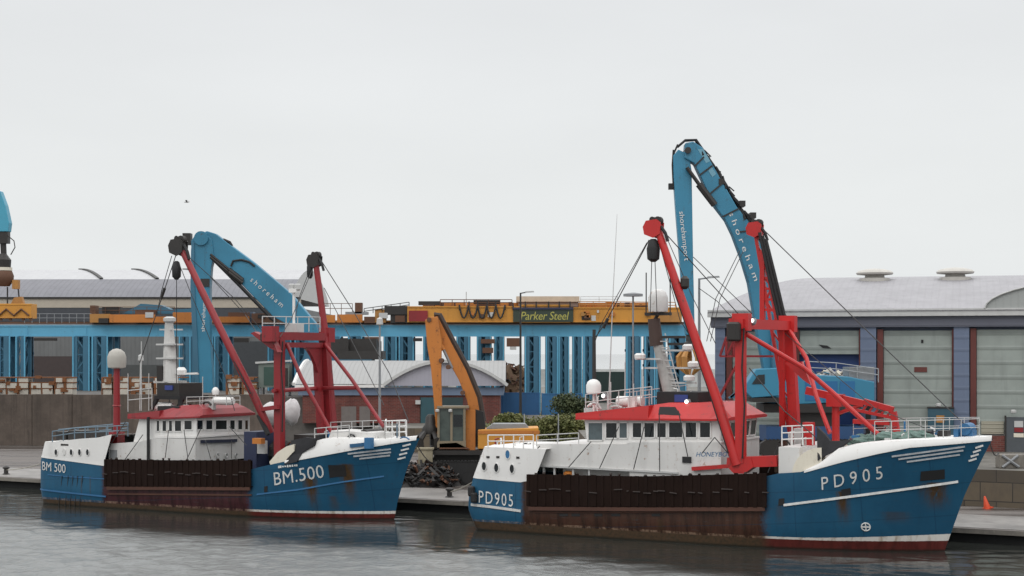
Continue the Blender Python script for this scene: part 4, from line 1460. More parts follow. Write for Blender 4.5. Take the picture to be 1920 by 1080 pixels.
# quay apron, standing just clear of the water, with a dark wall below its edge
mb = MB()
X0, X1 = -130, 95
top = [(X0, quayY(X0), .75), (X1, quayY(X1), .75), (X1, 380, .75), (X0, 380, .75)]
mb.add(top, [(0, 1, 2, 3)])
mb.cur = 1
ins = .35
for (a, b_) in (((X0, quayY(X0)), (X1, quayY(X1))),):
    mb.quad((a[0], a[1], .75), (b_[0], b_[1], .75), (b_[0], b_[1], .5), (a[0], a[1], .5))
    mb.quad((a[0], a[1], .5), (b_[0], b_[1], .5), (b_[0], b_[1] + ins, .5), (a[0], a[1] + ins, .5))
mb.cur = 2
mb.quad((X0, quayY(X0) + ins, .5), (X1, quayY(X1) + ins, .5), (X1, quayY(X1) + ins, -3), (X0, quayY(X0) + ins, -3))
struct(mb.build('quay_apron', [WET, CON, DARK]))

# raised ground behind, faced with big concrete blocks
PL = 14.3


def blocks_mat():
    n = N('concrete_blocks')
    mp = n.new('ShaderNodeMapping')
    mp.inputs['Rotation'].default_value = (R(90), 0, 0)
    sp = n.sep()
    cx = n.new('ShaderNodeCombineXYZ')
    n.put(cx.inputs[0], n.m('MULTIPLY', sp[0], 1.146))
    n.put(cx.inputs[1], n.m('ADD', sp[2], .05))
    br = n.new('ShaderNodeTexBrick')
    n.put(br.inputs['Vector'], cx.outputs[0])
    br.inputs['Scale'].default_value = 1
    br.inputs['Brick Width'].default_value = 1.9
    br.inputs['Row Height'].default_value = 1.15
    br.inputs['Mortar Size'].default_value = .03
    br.inputs['Color1'].default_value = (.125, .10, .068, 1)
    br.inputs['Color2'].default_value = (.075, .062, .046, 1)
    br.inputs['Mortar'].default_value = (.03, .027, .024, 1)
    a = n.noise((1.2, 1.2, .6), 5, .7)
    c = n.mix(n.m('MULTIPLY', n.sm(a, .4, .7), .6), br.outputs['Color'], (.07, .06, .05))
    n.bump(a, .4, .05)
    return n.fin(c, .85)


mb = MB()
poly = [(6, quayY(6, PL)), (60, quayY(60, PL)), (95, quayY(95, PL)), (95, 330), (-13, 330), (-13, 149), (6, 149)]
mb.add([(x, y, 3.0) for x, y in poly], [tuple(range(len(poly)))])
mb.cur = 1
for (a, b_) in zip(poly, poly[1:] + poly[:1]):
    mb.quad((a[0], a[1], 3.0), (b_[0], b_[1], 3.0), (b_[0], b_[1], .7), (a[0], a[1], .7))
struct(mb.build('upper_quay', [concrete('upper_quay_surface', (.17, .16, .14), .4), blocks_mat()]))
mb = MB()
poly = [(-130, 161), (-13.2, 161), (-13.2, 330), (-130, 330)]
mb.add([(x, y, 5.55) for x, y in poly], [(0, 1, 2, 3)])
for (a, b_) in zip(poly, poly[1:] + poly[:1]):
    mb.quad((a[0], a[1], 5.55), (b_[0], b_[1], 5.55), (b_[0], b_[1], .7), (a[0], a[1], .7))
struct(mb.build('yard_ground', concrete('yard_surface', (.12, .11, .10))))
mb = MB()
mb.prism([(-25, 330, .3), (-25, 345, .3), (-25, 342, 6.6), (-25, 334, 6.6)], (140, 0, 0))
struct(mb.build('sea_bank', concrete('sea_bank_concrete', (.34, .35, .34), .2, .2)))

# retaining wall of concrete panels under the yard
o = Vector((-80, 160, .75))
mb = MB()
xw0 = -80
for i in range(14):
    w_ = 4.0
    mb.box(xw0 + i * w_ + .03, xw0 + (i + 1) * w_ - .03, 160 + (i % 2) * .05, 160.6, .75, 5.84 + .02 * (i % 3))
mb.box(xw0, xw0 + 56, 160.15, 160.5, .75, 5.8)
one(mb, 'retaining_wall', concrete('brown_concrete_panels', (.135, .105, .085), .5, .7, .8, 1.3), 'long brown concrete panel wall behind the farther boat', 'wall', o)

# wet strips and a low kerb along the apron seen behind the farther boat
mb = MB()
mb.prism([(X0, quayY(X0, .5), .754), (X1, quayY(X1, .5), .754), (X1, quayY(X1, 8.4), .754), (X0, quayY(X0, 8.4), .754)], (0, 0, .02))
struct(mb.build('quay_kerb', concrete('pale_quay_slabs', (.27, .255, .24), .35, .35, .5)))

# ------------------------------------------------------------------ right hand dock building
WALLB = ribbed('blue_grey_cladding', (.13, .165, .245), 2, .9, .5, .25, .15, line=.25)
FASC = ribbed('slate_blue_fascia', (.10, .105, .135), 2, .5, .5, .2, .15, line=.2)
ROOF = ribbed('pale_grey_roof_sheet', (.30, .292, .308), 0, .5, .5, .3, .4, line=.06)
ROOF2 = ribbed('pale_grey_roof_sheet_low', (.29, .29, .285), 0, .45, .5, .35, .12, line=.22)
SHUT = ribbed('sage_sectional_door', (.30, .335, .31), 2, 1.05, .5, .5, .5, line=.35)
BRICK = N('red_brick')
sp = BRICK.sep()
cxyz = BRICK.new('ShaderNodeCombineXYZ')
BRICK.put(cxyz.inputs[0], BRICK.m('ADD', sp[0], sp[1]))
BRICK.put(cxyz.inputs[1], sp[2])
br = BRICK.new('ShaderNodeTexBrick')
BRICK.put(br.inputs['Vector'], cxyz.outputs[0])
br.inputs['Scale'].default_value = 1
br.inputs['Brick Width'].default_value = .45
br.inputs['Row Height'].default_value = .15
br.inputs['Mortar Size'].default_value = .012
br.inputs['Color1'].default_value = (.17, .042, .032, 1)
br.inputs['Color2'].default_value = (.11, .03, .025, 1)
br.inputs['Mortar'].default_value = (.16, .11, .09, 1)
BRICK = BRICK.fin(BRICK.mix(BRICK.m('MULTIPLY', BRICK.sm(BRICK.noise((.8, .8, .4), 4), .4, .7), .5), br.outputs['Color'], (.06, .02, .018)), .85)
OXIDE = paint('red_oxide_steel', (.12, .028, .022), .55, .2)

A = Vector((15.1, 119.0, 3.0))
B_ = Vector((36.2, 113.0, 3.0))
dr = (B_ - A).normalized()
bk = Vector((-dr.y, dr.x, 0))
ROT = math.atan2(dr.y, dr.x)
dock = thing('dock_building', 'big grey blue dock building with a curved pale roof and tall sage doors', 'building', A, ROT)


def face(px, py):
    """local (x, z) on the building's front at a photo pixel"""
    k = (px - CX) / F
    t = (k * A.y - A.x) / (dr.x - k * dr.y)
    Y = A.y + dr.y * t
    return t, H + (HY - py) / F * Y - 3.0


L_ = 46.0
zE = face(1500, 585)[1]
zT = face(1500, 614)[1]
doors = [(1372, 1486, 622), (1498, 1610, 620), (1656, 1785, 620), (1831, 1990, 618)]
mb = MB()
xs = [0]
for (a, b_, t) in doors:
    xs += [face(a, 700)[0] - (.5 if a != 1498 else .3), face(b_, 700)[0] + .12]
xs.append(L_)
for i in range(0, len(xs), 2):
    mb.box(xs[i], xs[i + 1], 0, .8, 0, zT)
mb.box(0, .4, .8, 30, 0, zT)
mb.box(0, L_, 29.6, 30, 0, zT)
mb.box(0, L_, .9, 1.2, 0, zT)
walls = mb.build('wall', WALLB, dock)
mb = MB().box(-.3, L_ + .3, -.15, 1.3, zT, zE - .35)
mb.build('fascia', FASC, dock)
mb = MB().box(-.5, L_ + .5, -.45, .3, zE - .35, zE)
mb.box(-.5, L_ + .5, -.4, .2, zE + .06, zE + .18)
mb.build('gutter', M['lightgrey'], dock)
for i, (a, b_, t) in enumerate(doors):
    x0, x1 = face(a, 700)[0], face(b_, 700)[0]
    zt = face(a, t)[1]
    zb = 0 if i != 1 else face(1500, 664)[1]
    mb = MB().box(x0 + .02, x1 - .02, .35, .5, zb, zt)
    sh = mb.build('shutter_door', SHUT, dock)
    mb = MB()
    mb.box(x0 - .42, x0 - .01, .12, .6, 0, zt + .1)
    mb.box(x1 + .01, x1 + .1, .12, .6, 0, zt + .1)
    mb.build('door_post', OXIDE, dock)
    if i == 2:
        q = face(1726, 693)
        MB().box(q[0] - .45, q[0] + .45, .3, .34, q[1] - .18, q[1] + .18).build('sign_plate', OXIDE, sh)
        q = face(1729, 640)
        MB().box(q[0] - .08, q[0] + .08, .3, .34, q[1] - .12, q[1] + .12).build('door_light', M['black'], sh)
    if i == 1:
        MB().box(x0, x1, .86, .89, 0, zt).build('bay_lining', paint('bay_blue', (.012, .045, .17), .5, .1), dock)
        q = face(1545, 650)
        MB().prism([(q[0] - .4, .3, q[1] + .15), (q[0] + .2, .3, q[1] + .08), (q[0] + .5, .3, q[1] - .12), (q[0] - .1, .3, q[1] - .1)], (0, .04, 0)).build('door_damage', M['black'], sh)
# brick plinth
for i in range(0, len(xs), 2):
    MB().box(xs[i] - .02, xs[i + 1] + .02, -.08, .6, 0, 1.15).build('brick_plinth', BRICK, dock)
x0, z1 = face(1850, 817)
MB().box(x0 - .2, face(1990, 817)[0] - .3, -.06, .34, 0, z1).build('brick_plinth', BRICK, dock)
# personnel door, louvre, teal kiosk doorway
x0, z0 = face(1886, 782)
x1 = face(1935, 782)[0]
mb = MB().box(x0, x1, -.12, .36, 0, z0)
pdoor = mb.build('personnel_door', plain('slate_door', (.08, .09, .10), .5), dock)
MB().box(x0 - .08, x0 + .03, -.16, .36, 0, z0 + .1).build('frame', M['dark_steel'], pdoor)
for (px, py, w_, h_, mt_) in [(1910, 795, .3, .22, 'lightgrey'), (1910, 806, .3, .16, 'red_old'), (1910, 816, .34, .14, 'cream')]:
    q = face(px, py)
    MB().box(q[0] - w_, q[0] + w_, -.16, -.13, q[1] - h_, q[1] + h_).build('notice', M[mt_], pdoor)
(x0, z0), (x1, z1) = face(1840, 790), face(1882, 814)
mb = MB().box(x0, x1, .2, .34, z1, z0)
lv = mb.build('louvre_panel', ribbed('cream_louvre', (.34, .32, .25), 2, .28, .5, .5, .1, line=.4), dock)
(x0, z0), (x1, z1) = face(1740, 765), face(1788, 800)
mb = MB().box(x0, x1, -.6, .3, 0, z0)
ks = mb.build('door_booth', paint('teal_booth', (.03, .085, .12), .5, .2), dock)
MB().box(x0 - .05, x1 + .05, -.65, .3, z0, z0 + .08).build('booth_roof', M['dark_steel'], ks)
q = face(1764, 786)
MB().box(q[0] - .3, q[0] + .25, -.64, -.61, q[1] - .22, q[1] + .3).build('warning_sign', M['amber'], ks)
for px in (1760, 1900):
    q = face(px, 760 if px == 1760 else 772)
    MB().lathe([(.1, -.1), (.2, -.05), (.2, .1), (.1, .16)], (q[0], -.3, q[1]), 10).build('wall_lamp', M['lightgrey'], dock)
# roof: barrel with its left end running back obliquely, and a cross vault at the right
rows = []
nr = 14
ridge_d, ridge_h = 22.0, face(1600, 519)[1]
ridge_h = 10 + (662 - 519) / F * (113 + 22) - 3.0
for i in range(nr + 1):
    t = i / nr
    d_ = -.5 + ridge_d * t
    z = zE + (ridge_h - zE) * math.sin(t * PI / 2)
    xl = -.5 + 7.0 * t ** 1.15
    rows.append([Vector((lerp(xl, L_ + .5, k / 20), d_, z)) for k in range(21)])
for i in range(1, nr + 1):
    t = i / nr
    z = zE + (ridge_h - zE) * math.cos(t * PI / 2)
    rows.append([Vector((lerp(6.5 - 7 * t, L_ + .5, k / 20), ridge_d - .5 + ridge_d * t * .4, z)) for k in range(21)])
rf = MB().grid(rows).build('roof', ROOF, dock, 60)
MB().add([r_[0] for r_ in rows], [tuple(range(len(rows)))]).build('roof_end', M['lightgrey'], dock)
# cross vault
cx_, cw = face(2140, 560)[0], face(2140, 560)[0] - face(1846, 560)[0]
rows = []
for k in range(21):
    a_ = PI * k / 20
    x, z = cx_ - cw * math.cos(a_), zE + .16 + 2.2 * math.sin(a_)
    rows.append([Vector((x, -.42, z)), Vector((x, -.3, z)), Vector((x, 14, z))])
MB().grid(rows).build('cross_vault', ROOF, dock, 60)
mb = MB()
mb.add([r_[1] for r_ in rows], [tuple(range(21))])
mb.build('gable_panel', ribbed('green_grey_gable', (.33, .345, .335), 0, .5, .5, .2, .1, line=.1), dock)
mb = MB().tube([r_[0] for r_ in rows], .06, 6)
mb.build('gable_trim', M['lightgrey'], dock)
for px in (1640, 1791):
    k = (px - CX) / F
    d_ = ridge_d * .62
    base = A + bk * d_
    t = (k * base.y - base.x) / (dr.x - k * dr.y)
    tt = (d_ + .5) / ridge_d
    z = zE + (ridge_h - zE) * math.sin(tt * PI / 2)
    v = MB().lathe([(1.2, -.9), (1.2, .12), (.8, .14), (.76, .36), (1.42, .42), (1.48, .55), (1.3, .72), (.7, .86), (.02, .92)], (t, d_, z), 20).build('roof_ventilator', plain('pale_ventilator', (.48, .46, .42), .5, 0, .2), dock, 40)

# ------------------------------------------------------------------ low building with the barrel roof
lo = P(722, 830, 160)
low = thing('low_brick_building', 'low red brick building with pale barrel roof and arched gable behind the excavator', 'building', (lo.x, 160, 3.0))


def lf(px, py, Y=160.):
    q = P(px, py, Y)
    return q.x - lo.x, q.z - 3.0


xl, ze = lf(556, 720)
xg, _ = lf(722, 720)
xr, _ = lf(948, 722)
zf = lf(700, 741)[1]
zr_ = 10 + (662 - 676) / F * 172 - 3.0
mb = MB()
mb.box(xl + .6, xr - .6, 0, 20, 0, zf)
mb.build('wall', BRICK, low)
mb = MB()
mb.box(xl + .2, xr - .2, -.2, .3, zf, ze - .35)
mb.box(xl + .2, xl + .7, .3, 20, zf, ze - .35)
mb.box(xr - .6, xr - .2, .3, 20, zf, ze - .35)
mb.build('fascia', paint('blue_grey_fascia', (.15, .20, .29), .5, .1), low)
MB().box(xl - .1, xg, -.6, .2, ze - .35, ze - .06).build('gutter', M['white'], low)
rows = []
for i in range(21):
    t = i / 20
    d_ = -.6 + 22 * t
    z = ze + (zr_ - ze) * math.sin(t * PI)
    rows.append([Vector((xl - .2, d_, z)), Vector((xg + 3, d_, z)), Vector((xr, d_, z))])
MB().grid(rows).build('roof', ROOF2, low, 60)
for xx in (xl - .2,):
    mb = MB().tube([r_[0] for r_ in rows[:11]], .2, 6)
    mb.build('verge', M['white'], low)
zpk = lf(835, 677)[1]
rows = []
for k in range(25):
    t = -1 + 2 * k / 24
    x = lerp(xg - .1, xr + .2, k / 24)
    z = ze - .15 + (zpk - ze + .1) * (1 - abs(t) ** 2.0)
    rows.append([Vector((x, -.9, z)), Vector((x, 11, z))])
MB().grid(rows).build('gable_vault', ROOF2, low, 60)
mb = MB().add([r_[0] + Vector((0, .25, -.02)) for r_ in rows], [tuple(range(25))])
mb.build('gable_panel', ribbed('lilac_grey_panel', (.36, .35, .40), 0, .4, .5, .15, .1, line=.06), low)
mb = MB()
for a, c in zip(rows[:-1], rows[1:]):
    mb.bar(a[0] + Vector((0, -.05, .04)), c[0] + Vector((0, -.05, .04)), .25, .3)
mb.build('gable_trim', M['lightgrey'], low)
for (a, b_, mm) in [(789, 818, (.03, .09, .11)), (829, 868, (.025, .05, .055))]:
    x0, z0 = lf(a, 745)
    x1, _ = lf(b_, 745)
    d_ = MB().box(x0, x1, -.06, .1, 0, z0).build('door', paint('teal_door', mm, .5, .2), low)
    MB().box(x0 - .08, x0, -.1, .1, 0, z0 + .08).build('frame', M['dark_steel'], d_)
for (a, b_) in [(640, 668), (674, 694)]:
    (x0, z0), (x1, z1) = lf(a, 762), lf(b_, 800)
    MB().box(x0, x1, -.05, .1, z1, z0).build('shuttered_window', plain('grey_shutter', (.16, .14, .13), .7), low)
q = lf(784, 754)
MB().box(q[0] - .25, q[0] + .25, -.35, 0, q[1] - .2, q[1] + .2).build('wall_lamp', M['lightgrey'], low)

# ------------------------------------------------------------------ far warehouse
YW = 232.
wo = P(300, 700, YW)
wh_ = thing('warehouse', 'long low warehouse with a silvery curved roof behind the crane runway', 'building', (wo.x, YW, 5.55))


def wf(px, py):
    q = P(px, py, YW)
    return q.x - wo.x, q.z - 5.55


x0, ze = wf(-140, 557)
x1, _ = wf(560, 577)
zb = wf(0, 577)[1]
mb = MB()
mb.box(x0, x1, 0, 46, 0, zb)
mb.build('wall', ribbed('dull_grey_cladding', (.15, .155, .155), 0, .6, .6, .3, .4, line=.2), wh_)
MB().box(x0 - .2, x1 + .3, -.3, .4, zb, ze - .25).build('fascia', plain('beige_fascia', (.43, .38, .31), .6, 0, .15), wh_)
MB().box(x0 - .2, x1 + .3, -.5, .3, ze - .25, ze).build('gutter', M['dark_steel'], wh_)
MB().box(x0, x1, -.35, .0, wf(0, 603)[1], wf(0, 578)[1]).build('canopy', plain('dark_canopy', (.05, .055, .065), .6), wh_)
rt = 10 + (662 - 507) / F * (YW + 24) - 5.55
rows, rows2 = [], []
for i in range(25):
    t = i / 24
    d_ = -.5 + 48 * t
    z = ze + (rt - ze) * math.sin(t * PI) ** .8
    r_ = [Vector((x, d_, z)) for x in (x0, x0 * .5, x1 * .5, x1 - 1)]
    rows.append(r_)
k = 4
MB().grid(rows[:k + 1]).build('roof', ribbed('slate_grey_tiles', (.17, .17, .19), 0, .8, .6, .3, .35, line=.25), wh_, 60)
MB().grid(rows[k:]).build('roof_crown', ribbed('silver_roof', (.42, .42, .43), 0, 1.2, .4, .12, .2, line=.05), wh_, 60)
MB().add([r_[-1] for r_ in rows], [tuple(range(25))]).build('end_wall', M['lightgrey'], wh_)
for px in (62, 170, 275, 392):
    xa = wf(px, 510)[0]
    mb = MB()
    pr = None
    for i in range(k, 12):
        a = rows[i][0]
        p_ = Vector((xa + (12 - i) * 1.0, a.y, a.z + .12))
        if pr:
            mb.bar(pr, p_, .5, .18)
        pr = p_
    mb.build('roof_light', M['dark_steel'], wh_)
(xa, za), (xb, z2) = wf(54, 668), wf(142, 708)
MB().box(xa, xb, -.4, 0, z2 - 2, za).build('loading_bay', plain('brown_bay', (.055, .04, .038), .7), wh_)
(xa, za), (xb, z2) = wf(418, 640), wf(520, 735)
MB().box(xa, xb, -.3, 0, 0, za).build('loading_bay', plain('charcoal_bay', (.05, .055, .06), .7), wh_)
(xa, za), (xb, z2) = wf(215, 684), wf(306, 735)
MB().box(xa, xb, -.3, 0, 0, za).build('loading_bay', plain('grey_bay', (.07, .075, .075), .7), wh_)

# ------------------------------------------------------------------ crane runways
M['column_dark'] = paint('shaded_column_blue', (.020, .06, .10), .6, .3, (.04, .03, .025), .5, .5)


def runway(name, label, Y, px0, px1, cols, ytop, ybot, zfoot):
    b0, b1 = P(px0, ytop, Y), P(px1, ytop, Y)
    zt, zb_ = b0.z, P(px0, ybot, Y).z
    org = Vector((b0.x, Y, zfoot(b0.x)))
    t = thing(name, label, 'crane runway', org)
    L = b1.x - b0.x
    z0, z1 = zb_ - org.z, zt - org.z
    mb = MB()
    mb.box(0, L, -.35, .35, z1 - .16, z1)
    mb.box(0, L, -.35, .35, z0, z0 + .14)
    mb.box(0, L, -.27, .27, z0 + .14, z1 - .16)
    n_ = int(L / 7)
    for i in range(n_ + 1):
        x = min(L - .1, i * 7.0 + .05)
        mb.box(x, x + .12, -.33, -.27, z0 + .14, z1 - .16)
    g_ = mb.build('girder', M['runway_blue'], t)
    MB().box(0, L, -.12, .12, z1 + .004, z1 + .16).build('rail', M['grey'], g_)
    MB().box(0, L, .36, 1.3, z1 - .1, z1 + .42).build('walkway', M['brown'], g_)
    for (a, c_) in cols:
        xa, xb = P(a, 650, Y).x - org.x, P(c_, 650, Y).x - org.x
        zf_ = zfoot(org.x + (xa + xb) / 2) - org.z
        mb = MB()
        ws = min(.62, (xb - xa) * .36)
        for dy in (-.9, .9):
            for x in (xa + ws / 2 + .15 * dy, xb - ws / 2 + .15 * dy):
                mb.box(x - ws / 2, x + ws / 2, dy - .2, dy + .2, zf_, z0 - .01)
        w_ = xb - xa
        if w_ > 2.2:
            xm = (xa + xb) / 2
            for dy in (-.9, .9):
                mb.box(xm - .3, xm + .3, dy - .18, dy + .18, zf_, z0 - .01)
        hh = z0 - zf_
        nb = max(3, int(hh / 1.7))
        for i in range(nb):
            za, zc = zf_ + hh * i / nb, zf_ + hh * (i + 1) / nb
            for dy in (-.9, .9):
                s_ = 1 if i % 2 else -1
                mb.bar(((xa + xb) / 2 - s_ * (w_ / 2 - .2), dy, za), ((xa + xb) / 2 + s_ * (w_ / 2 - .2), dy, zc), .14)
            mb.bar((xa + .2, -.9, zc), (xb - .2, -.9, zc), .12)
            for x in (xa + ws / 2, xb - ws / 2):
                mb.bar((x, -.9, za), (x, .9, zc), .12)
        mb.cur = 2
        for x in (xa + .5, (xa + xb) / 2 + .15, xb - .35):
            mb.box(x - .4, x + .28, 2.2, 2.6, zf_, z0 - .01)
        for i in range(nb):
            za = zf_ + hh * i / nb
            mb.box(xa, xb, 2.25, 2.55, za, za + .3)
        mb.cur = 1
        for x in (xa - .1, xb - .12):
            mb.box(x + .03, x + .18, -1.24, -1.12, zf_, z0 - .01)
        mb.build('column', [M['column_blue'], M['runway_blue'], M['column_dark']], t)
    return t


foot = lambda x: 5.55 if x < -13.2 else 3.0
runway('crane_runway', 'long light blue girder on lattice columns carrying the yellow cranes', 190., -60, 1290,
       [(-20, 24), (36, 52), (142, 172), (178, 206), (360, 402), (406, 432), (506, 548), (556, 598), (656, 680), (985, 1012), (1024, 1045), (1094, 1112), (1174, 1200), (1208, 1226), (1254, 1284)], 610, 631, foot)
runway('crane_runway', 'blue crane runway farther back showing between the lattice columns', 214., 180, 1290,
       [(192, 218), (340, 360), (610, 640), (722, 744), (750, 776), (796, 812), (858, 880), (896, 920), (928, 944), (1048, 1066), (1074, 1090), (1230, 1246)], 613, 631, foot)
FR = [o_ for o_ in bpy.data.objects if o_.get('category') == 'crane runway'][-1]
for (a, b_, y0, y1, mm) in [(640, 656, 634, 668, 'dark_steel'), (672, 712, 632, 652, 'brown'), (700, 716, 640, 664, 'dark_steel'), (776, 792, 634, 640, 'dark_steel'), (902, 928, 636, 644, 'brown'), (905, 925, 652, 662, 'brown'), (950, 974, 634, 650, 'brown'), (956, 968, 650, 656, 'lightgrey'), (430, 470, 634, 642, 'dark_steel'), (60, 110, 634, 639, 'dark_steel')]:
    A0, A1 = P(a, y0, 214.), P(b_, y1, 214.)
    o_ = FR.location
    MB().box(A0.x - o_.x, A1.x - o_.x, -1.6, -.6, A1.z - o_.z, A0.z - o_.z).build('hanging_gear', M[mm], FR)

# ------------------------------------------------------------------ overhead cranes on the runway
YC = 190.
RAILZ = P(0, 610, YC).z + .16


def cr(t, px0, px1, py0, py1, d0=-1.5, d1=1.5, name='part', mat='yellow', parent=None):
    a, b_ = P(px0, py0, YC), P(px1, py1, YC)
    o = t.location
    return MB().box(a.x - o.x, b_.x - o.x, d0, d1, b_.z - o.z, a.z - o.z).build(name, M[mat] if isinstance(mat, str) else mat, parent or t)


def cpt(t, px, py, d=0.0):
    q = P(px, py, YC)
    return Vector((q.x - t.location.x, d, q.z - t.location.z))


def wheels(t, pxs):
    for px in pxs:
        q = cpt(t, px, 605)
        MB().tube([Vector((q.x, -.2, .42)), Vector((q.x, .2, .42))], .42, 12).build('wheel', M['dark_steel'], t, 40)


q = P(1018, 608, YC)
c1 = thing('overhead_crane', 'long yellow overhead crane carrying a lettered sign and small cabin', 'crane', (q.x, YC, RAILZ))
mb = MB()
for (a, b_, y0, y1) in [(765, 975, 577, 603), (1068, 1276, 579, 603), (975, 1068, 574, 582), (975, 1068, 600, 604)]:
    A0, A1 = cpt(c1, a, y0), cpt(c1, b_, y1)
    mb.box(A0.x, A1.x, -1.2, -.8, A1.z, A0.z)
    mb.box(A0.x, A1.x, -1.32, -.72, A0.z, A0.z + .14)
    mb.box(A0.x, A1.x, -1.32, -.72, A1.z - .1, A1.z)
mb.build('front_girder', M['yellow'], c1)
mb = MB()
A0, A1 = cpt(c1, 790, 566), cpt(c1, 1255, 604)
mb.box(A0.x, A1.x, 3.0, 3.6, A1.z, A0.z)
mb.build('rear_girder', M['orange'], c1)
cr(c1, 768, 803, 583, 603, -1.45, 3.2, 'end_carriage', 'red_old')
cr(c1, 1225, 1276, 585, 604, -1.45, 3.2, 'end_carriage', 'amber')
wheels(c1, (780, 1000, 1120, 1250))
cr(c1, 972, 1084, 566, 575, -.5, 2.5, 'cabin', plain('pinkish_cabin', (.27, .20, .17), .6))
cr(c1, 968, 1086, 556, 566, -.8, 2.8, 'cabin_roof', plain('cream_roof_sheet', (.55, .44, .33), .6))
cr(c1, 962, 1074, 580, 604, -1.5, -1.36, 'sign_board', 'signdark')
sb = cr(c1, 962, 1074, 577, 581, -1.62, -1.3, 'sign_hood', paint('navy_hood', (.02, .025, .06), .5, .1))
flat_text('sign_lettering', 'Parker Steel', cpt(c1, 976, 600, -1.52), cpt(c1, 1066, 600, -1.52), .95, (0, 0, 1), M['signyellow'], sb, .95, shear=.2)
for (a, b_, y0, y1, mm) in [(785, 826, 565, 572, 'dark_steel'), (888, 938, 563, 570, 'dark_steel'), (795, 815, 572, 580, 'brown'), (895, 930, 570, 578, 'brown'), (1100, 1118, 568, 578, 'orange'), (1136, 1152, 566, 579, 'orange'), (1190, 1214, 572, 586, 'brown'), (1158, 1182, 574, 587, 'amber'), (1090, 1106, 590, 600, 'dark_steel'), (1108, 1116, 592, 602, 'lightgrey')]:
    cr(c1, a, b_, y0, y1, -1.3 if y0 > 588 else -.6, 1.0, 'hoist_gear', mm)
cr(c1, 915, 926, 586, 595, -1.5, -1.34, 'notice', 'lightgrey')
for i in range(5):
    xa, xb = 862 + i * 17, 862 + (i + 1) * 17
    pts = []
    for k in range(7):
        t_ = k / 6
        pts.append(cpt(c1, lerp(xa, xb, t_), 573 + 24 * (1 - (2 * t_ - 1) ** 2), -1.55))
    MB().tube(pts, .12, 6).build('festoon_cable', M['dark_steel'], c1)
for (px, y0) in [(862, 572), (880, 566), (896, 566), (914, 566), (930, 566), (947, 572), (962, 568), (985, 566), (1005, 566), (1028, 566), (1048, 566), (1068, 566)]:
    a = cpt(c1, px, y0, -1.4)
    MB().bar(a, Vector((a.x, -1.4, cpt(c1, px, 582).z)), .16).build('bracket', M['dark_steel'], c1)
rr = random.Random(21)
for i in range(26):
    px = rr.uniform(812, 1225)
    w_ = rr.uniform(3, 12)
    y0 = rr.uniform(566, 576) if rr.random() < .6 else rr.uniform(582, 592)
    if 958 < px < 1080 and y0 > 576:
        continue
    cr(c1, px, px + w_, y0, y0 + rr.uniform(4, 9), -1.5 if y0 > 580 else rr.uniform(-.7, 0), -1.33 if y0 > 580 else .9, 'hoist_gear', rr.choice(['dark_steel', 'brown', 'amber', 'orange', 'brown', 'lightgrey']))
rails([cpt(c1, 826, 574, -.8), cpt(c1, 960, 574, -.8)], .75, M['brown'], 'walkway_railing', c1, 1.3, .05)
rails([cpt(c1, 1086, 578, -.8), cpt(c1, 1265, 580, -.8)], .8, M['amber'], 'walkway_railing', c1, 1.6, .05)
rails([cpt(c1, 1090, 566, 2), cpt(c1, 1160, 566, 2)], .7, M['lightgrey'], 'walkway_railing', c1, 1.6, .035)
a = cpt(c1, 874, 572, .5)
MB().tube([a, a + Vector((0, 0, 1.6))], .06, 6).build('anemometer_pole', M['lightgrey'], c1)

q = P(690, 608, YC)
c2 = thing('overhead_crane', 'orange overhead crane with dark hoist machinery left of the excavator boom', 'crane', (q.x, YC, RAILZ))
cr(c2, 604, 630, 591, 605, -1.2, -.7, 'girder', 'orange')
cr(c2, 634, 681, 590, 605, -1.2, -.7, 'girder', 'orange')
cr(c2, 600, 766, 600, 606, 2.0, 2.6, 'rear_girder', 'amber')
cr(c2, 667, 680, 568, 588, -1, .3, 'control_box', 'brown')
cr(c2, 649, 690, 585, 590, -1, 1, 'walkway', 'grey')
cr(c2, 722, 766, 574, 590, -1, 1.6, 'hoist_housing', 'dark_steel')
cr(c2, 704, 724, 580, 605, -.8, .8, 'hoist_frame', 'amber')
cr(c2, 733, 768, 590, 606, -.8, 1.4, 'hoist_drum', 'dark_steel')
cr(c2, 742, 760, 592, 604, -1.0, -.82, 'motor', 'brown')
cr(c2, 712, 728, 587, 597, -1.1, -.82, 'control_box', 'lightgrey')
cr(c2, 684, 704, 594, 606, -.9, .9, 'end_carriage', 'brown')
wheels(c2, (612, 672, 710, 756))
rails([cpt(c2, 600, 590, -.8), cpt(c2, 662, 590, -.8)], 1.3, M['brown'], 'walkway_railing', c2, 1.2, .04)
rails([cpt(c2, 684, 590, -.9), cpt(c2, 768, 578, -.9)], .7, M['dark_steel'], 'walkway_railing', c2, 1.0, .05)

q = P(320, 608, YC)
c3 = thing('overhead_crane', 'orange overhead crane at the left below the warehouse roof', 'crane', (q.x, YC, RAILZ))
cr(c3, 210, 294, 590, 605, -1.2, -.7, 'girder', 'orange')
cr(c3, 294, 470, 594, 605, -1.2, -.7, 'girder', 'orange')
cr(c3, 328, 362, 586, 594, -1.2, -.7, 'girder', 'orange')
cr(c3, 172, 210, 589, 605, -.9, 1.2, 'end_carriage', 'amber')
cr(c3, 172, 182, 573, 590, -.8, .8, 'frame_post', 'brown')
cr(c3, 194, 226, 576, 588, -.6, 1.2, 'hoist_housing', 'dark_steel')
cr(c3, 256, 292, 581, 590, -.8, .9, 'motor', 'brown')
cr(c3, 277, 292, 586, 596, -1.3, -1.22, 'control_box', 'lightgrey')
cr(c3, 430, 470, 586, 594, -.8, .9, 'motor', 'brown')
cr(c3, 190, 208, 597, 606, -1.3, -.9, 'drive', 'dark_steel')
wheels(c3, (200, 260, 360, 440))
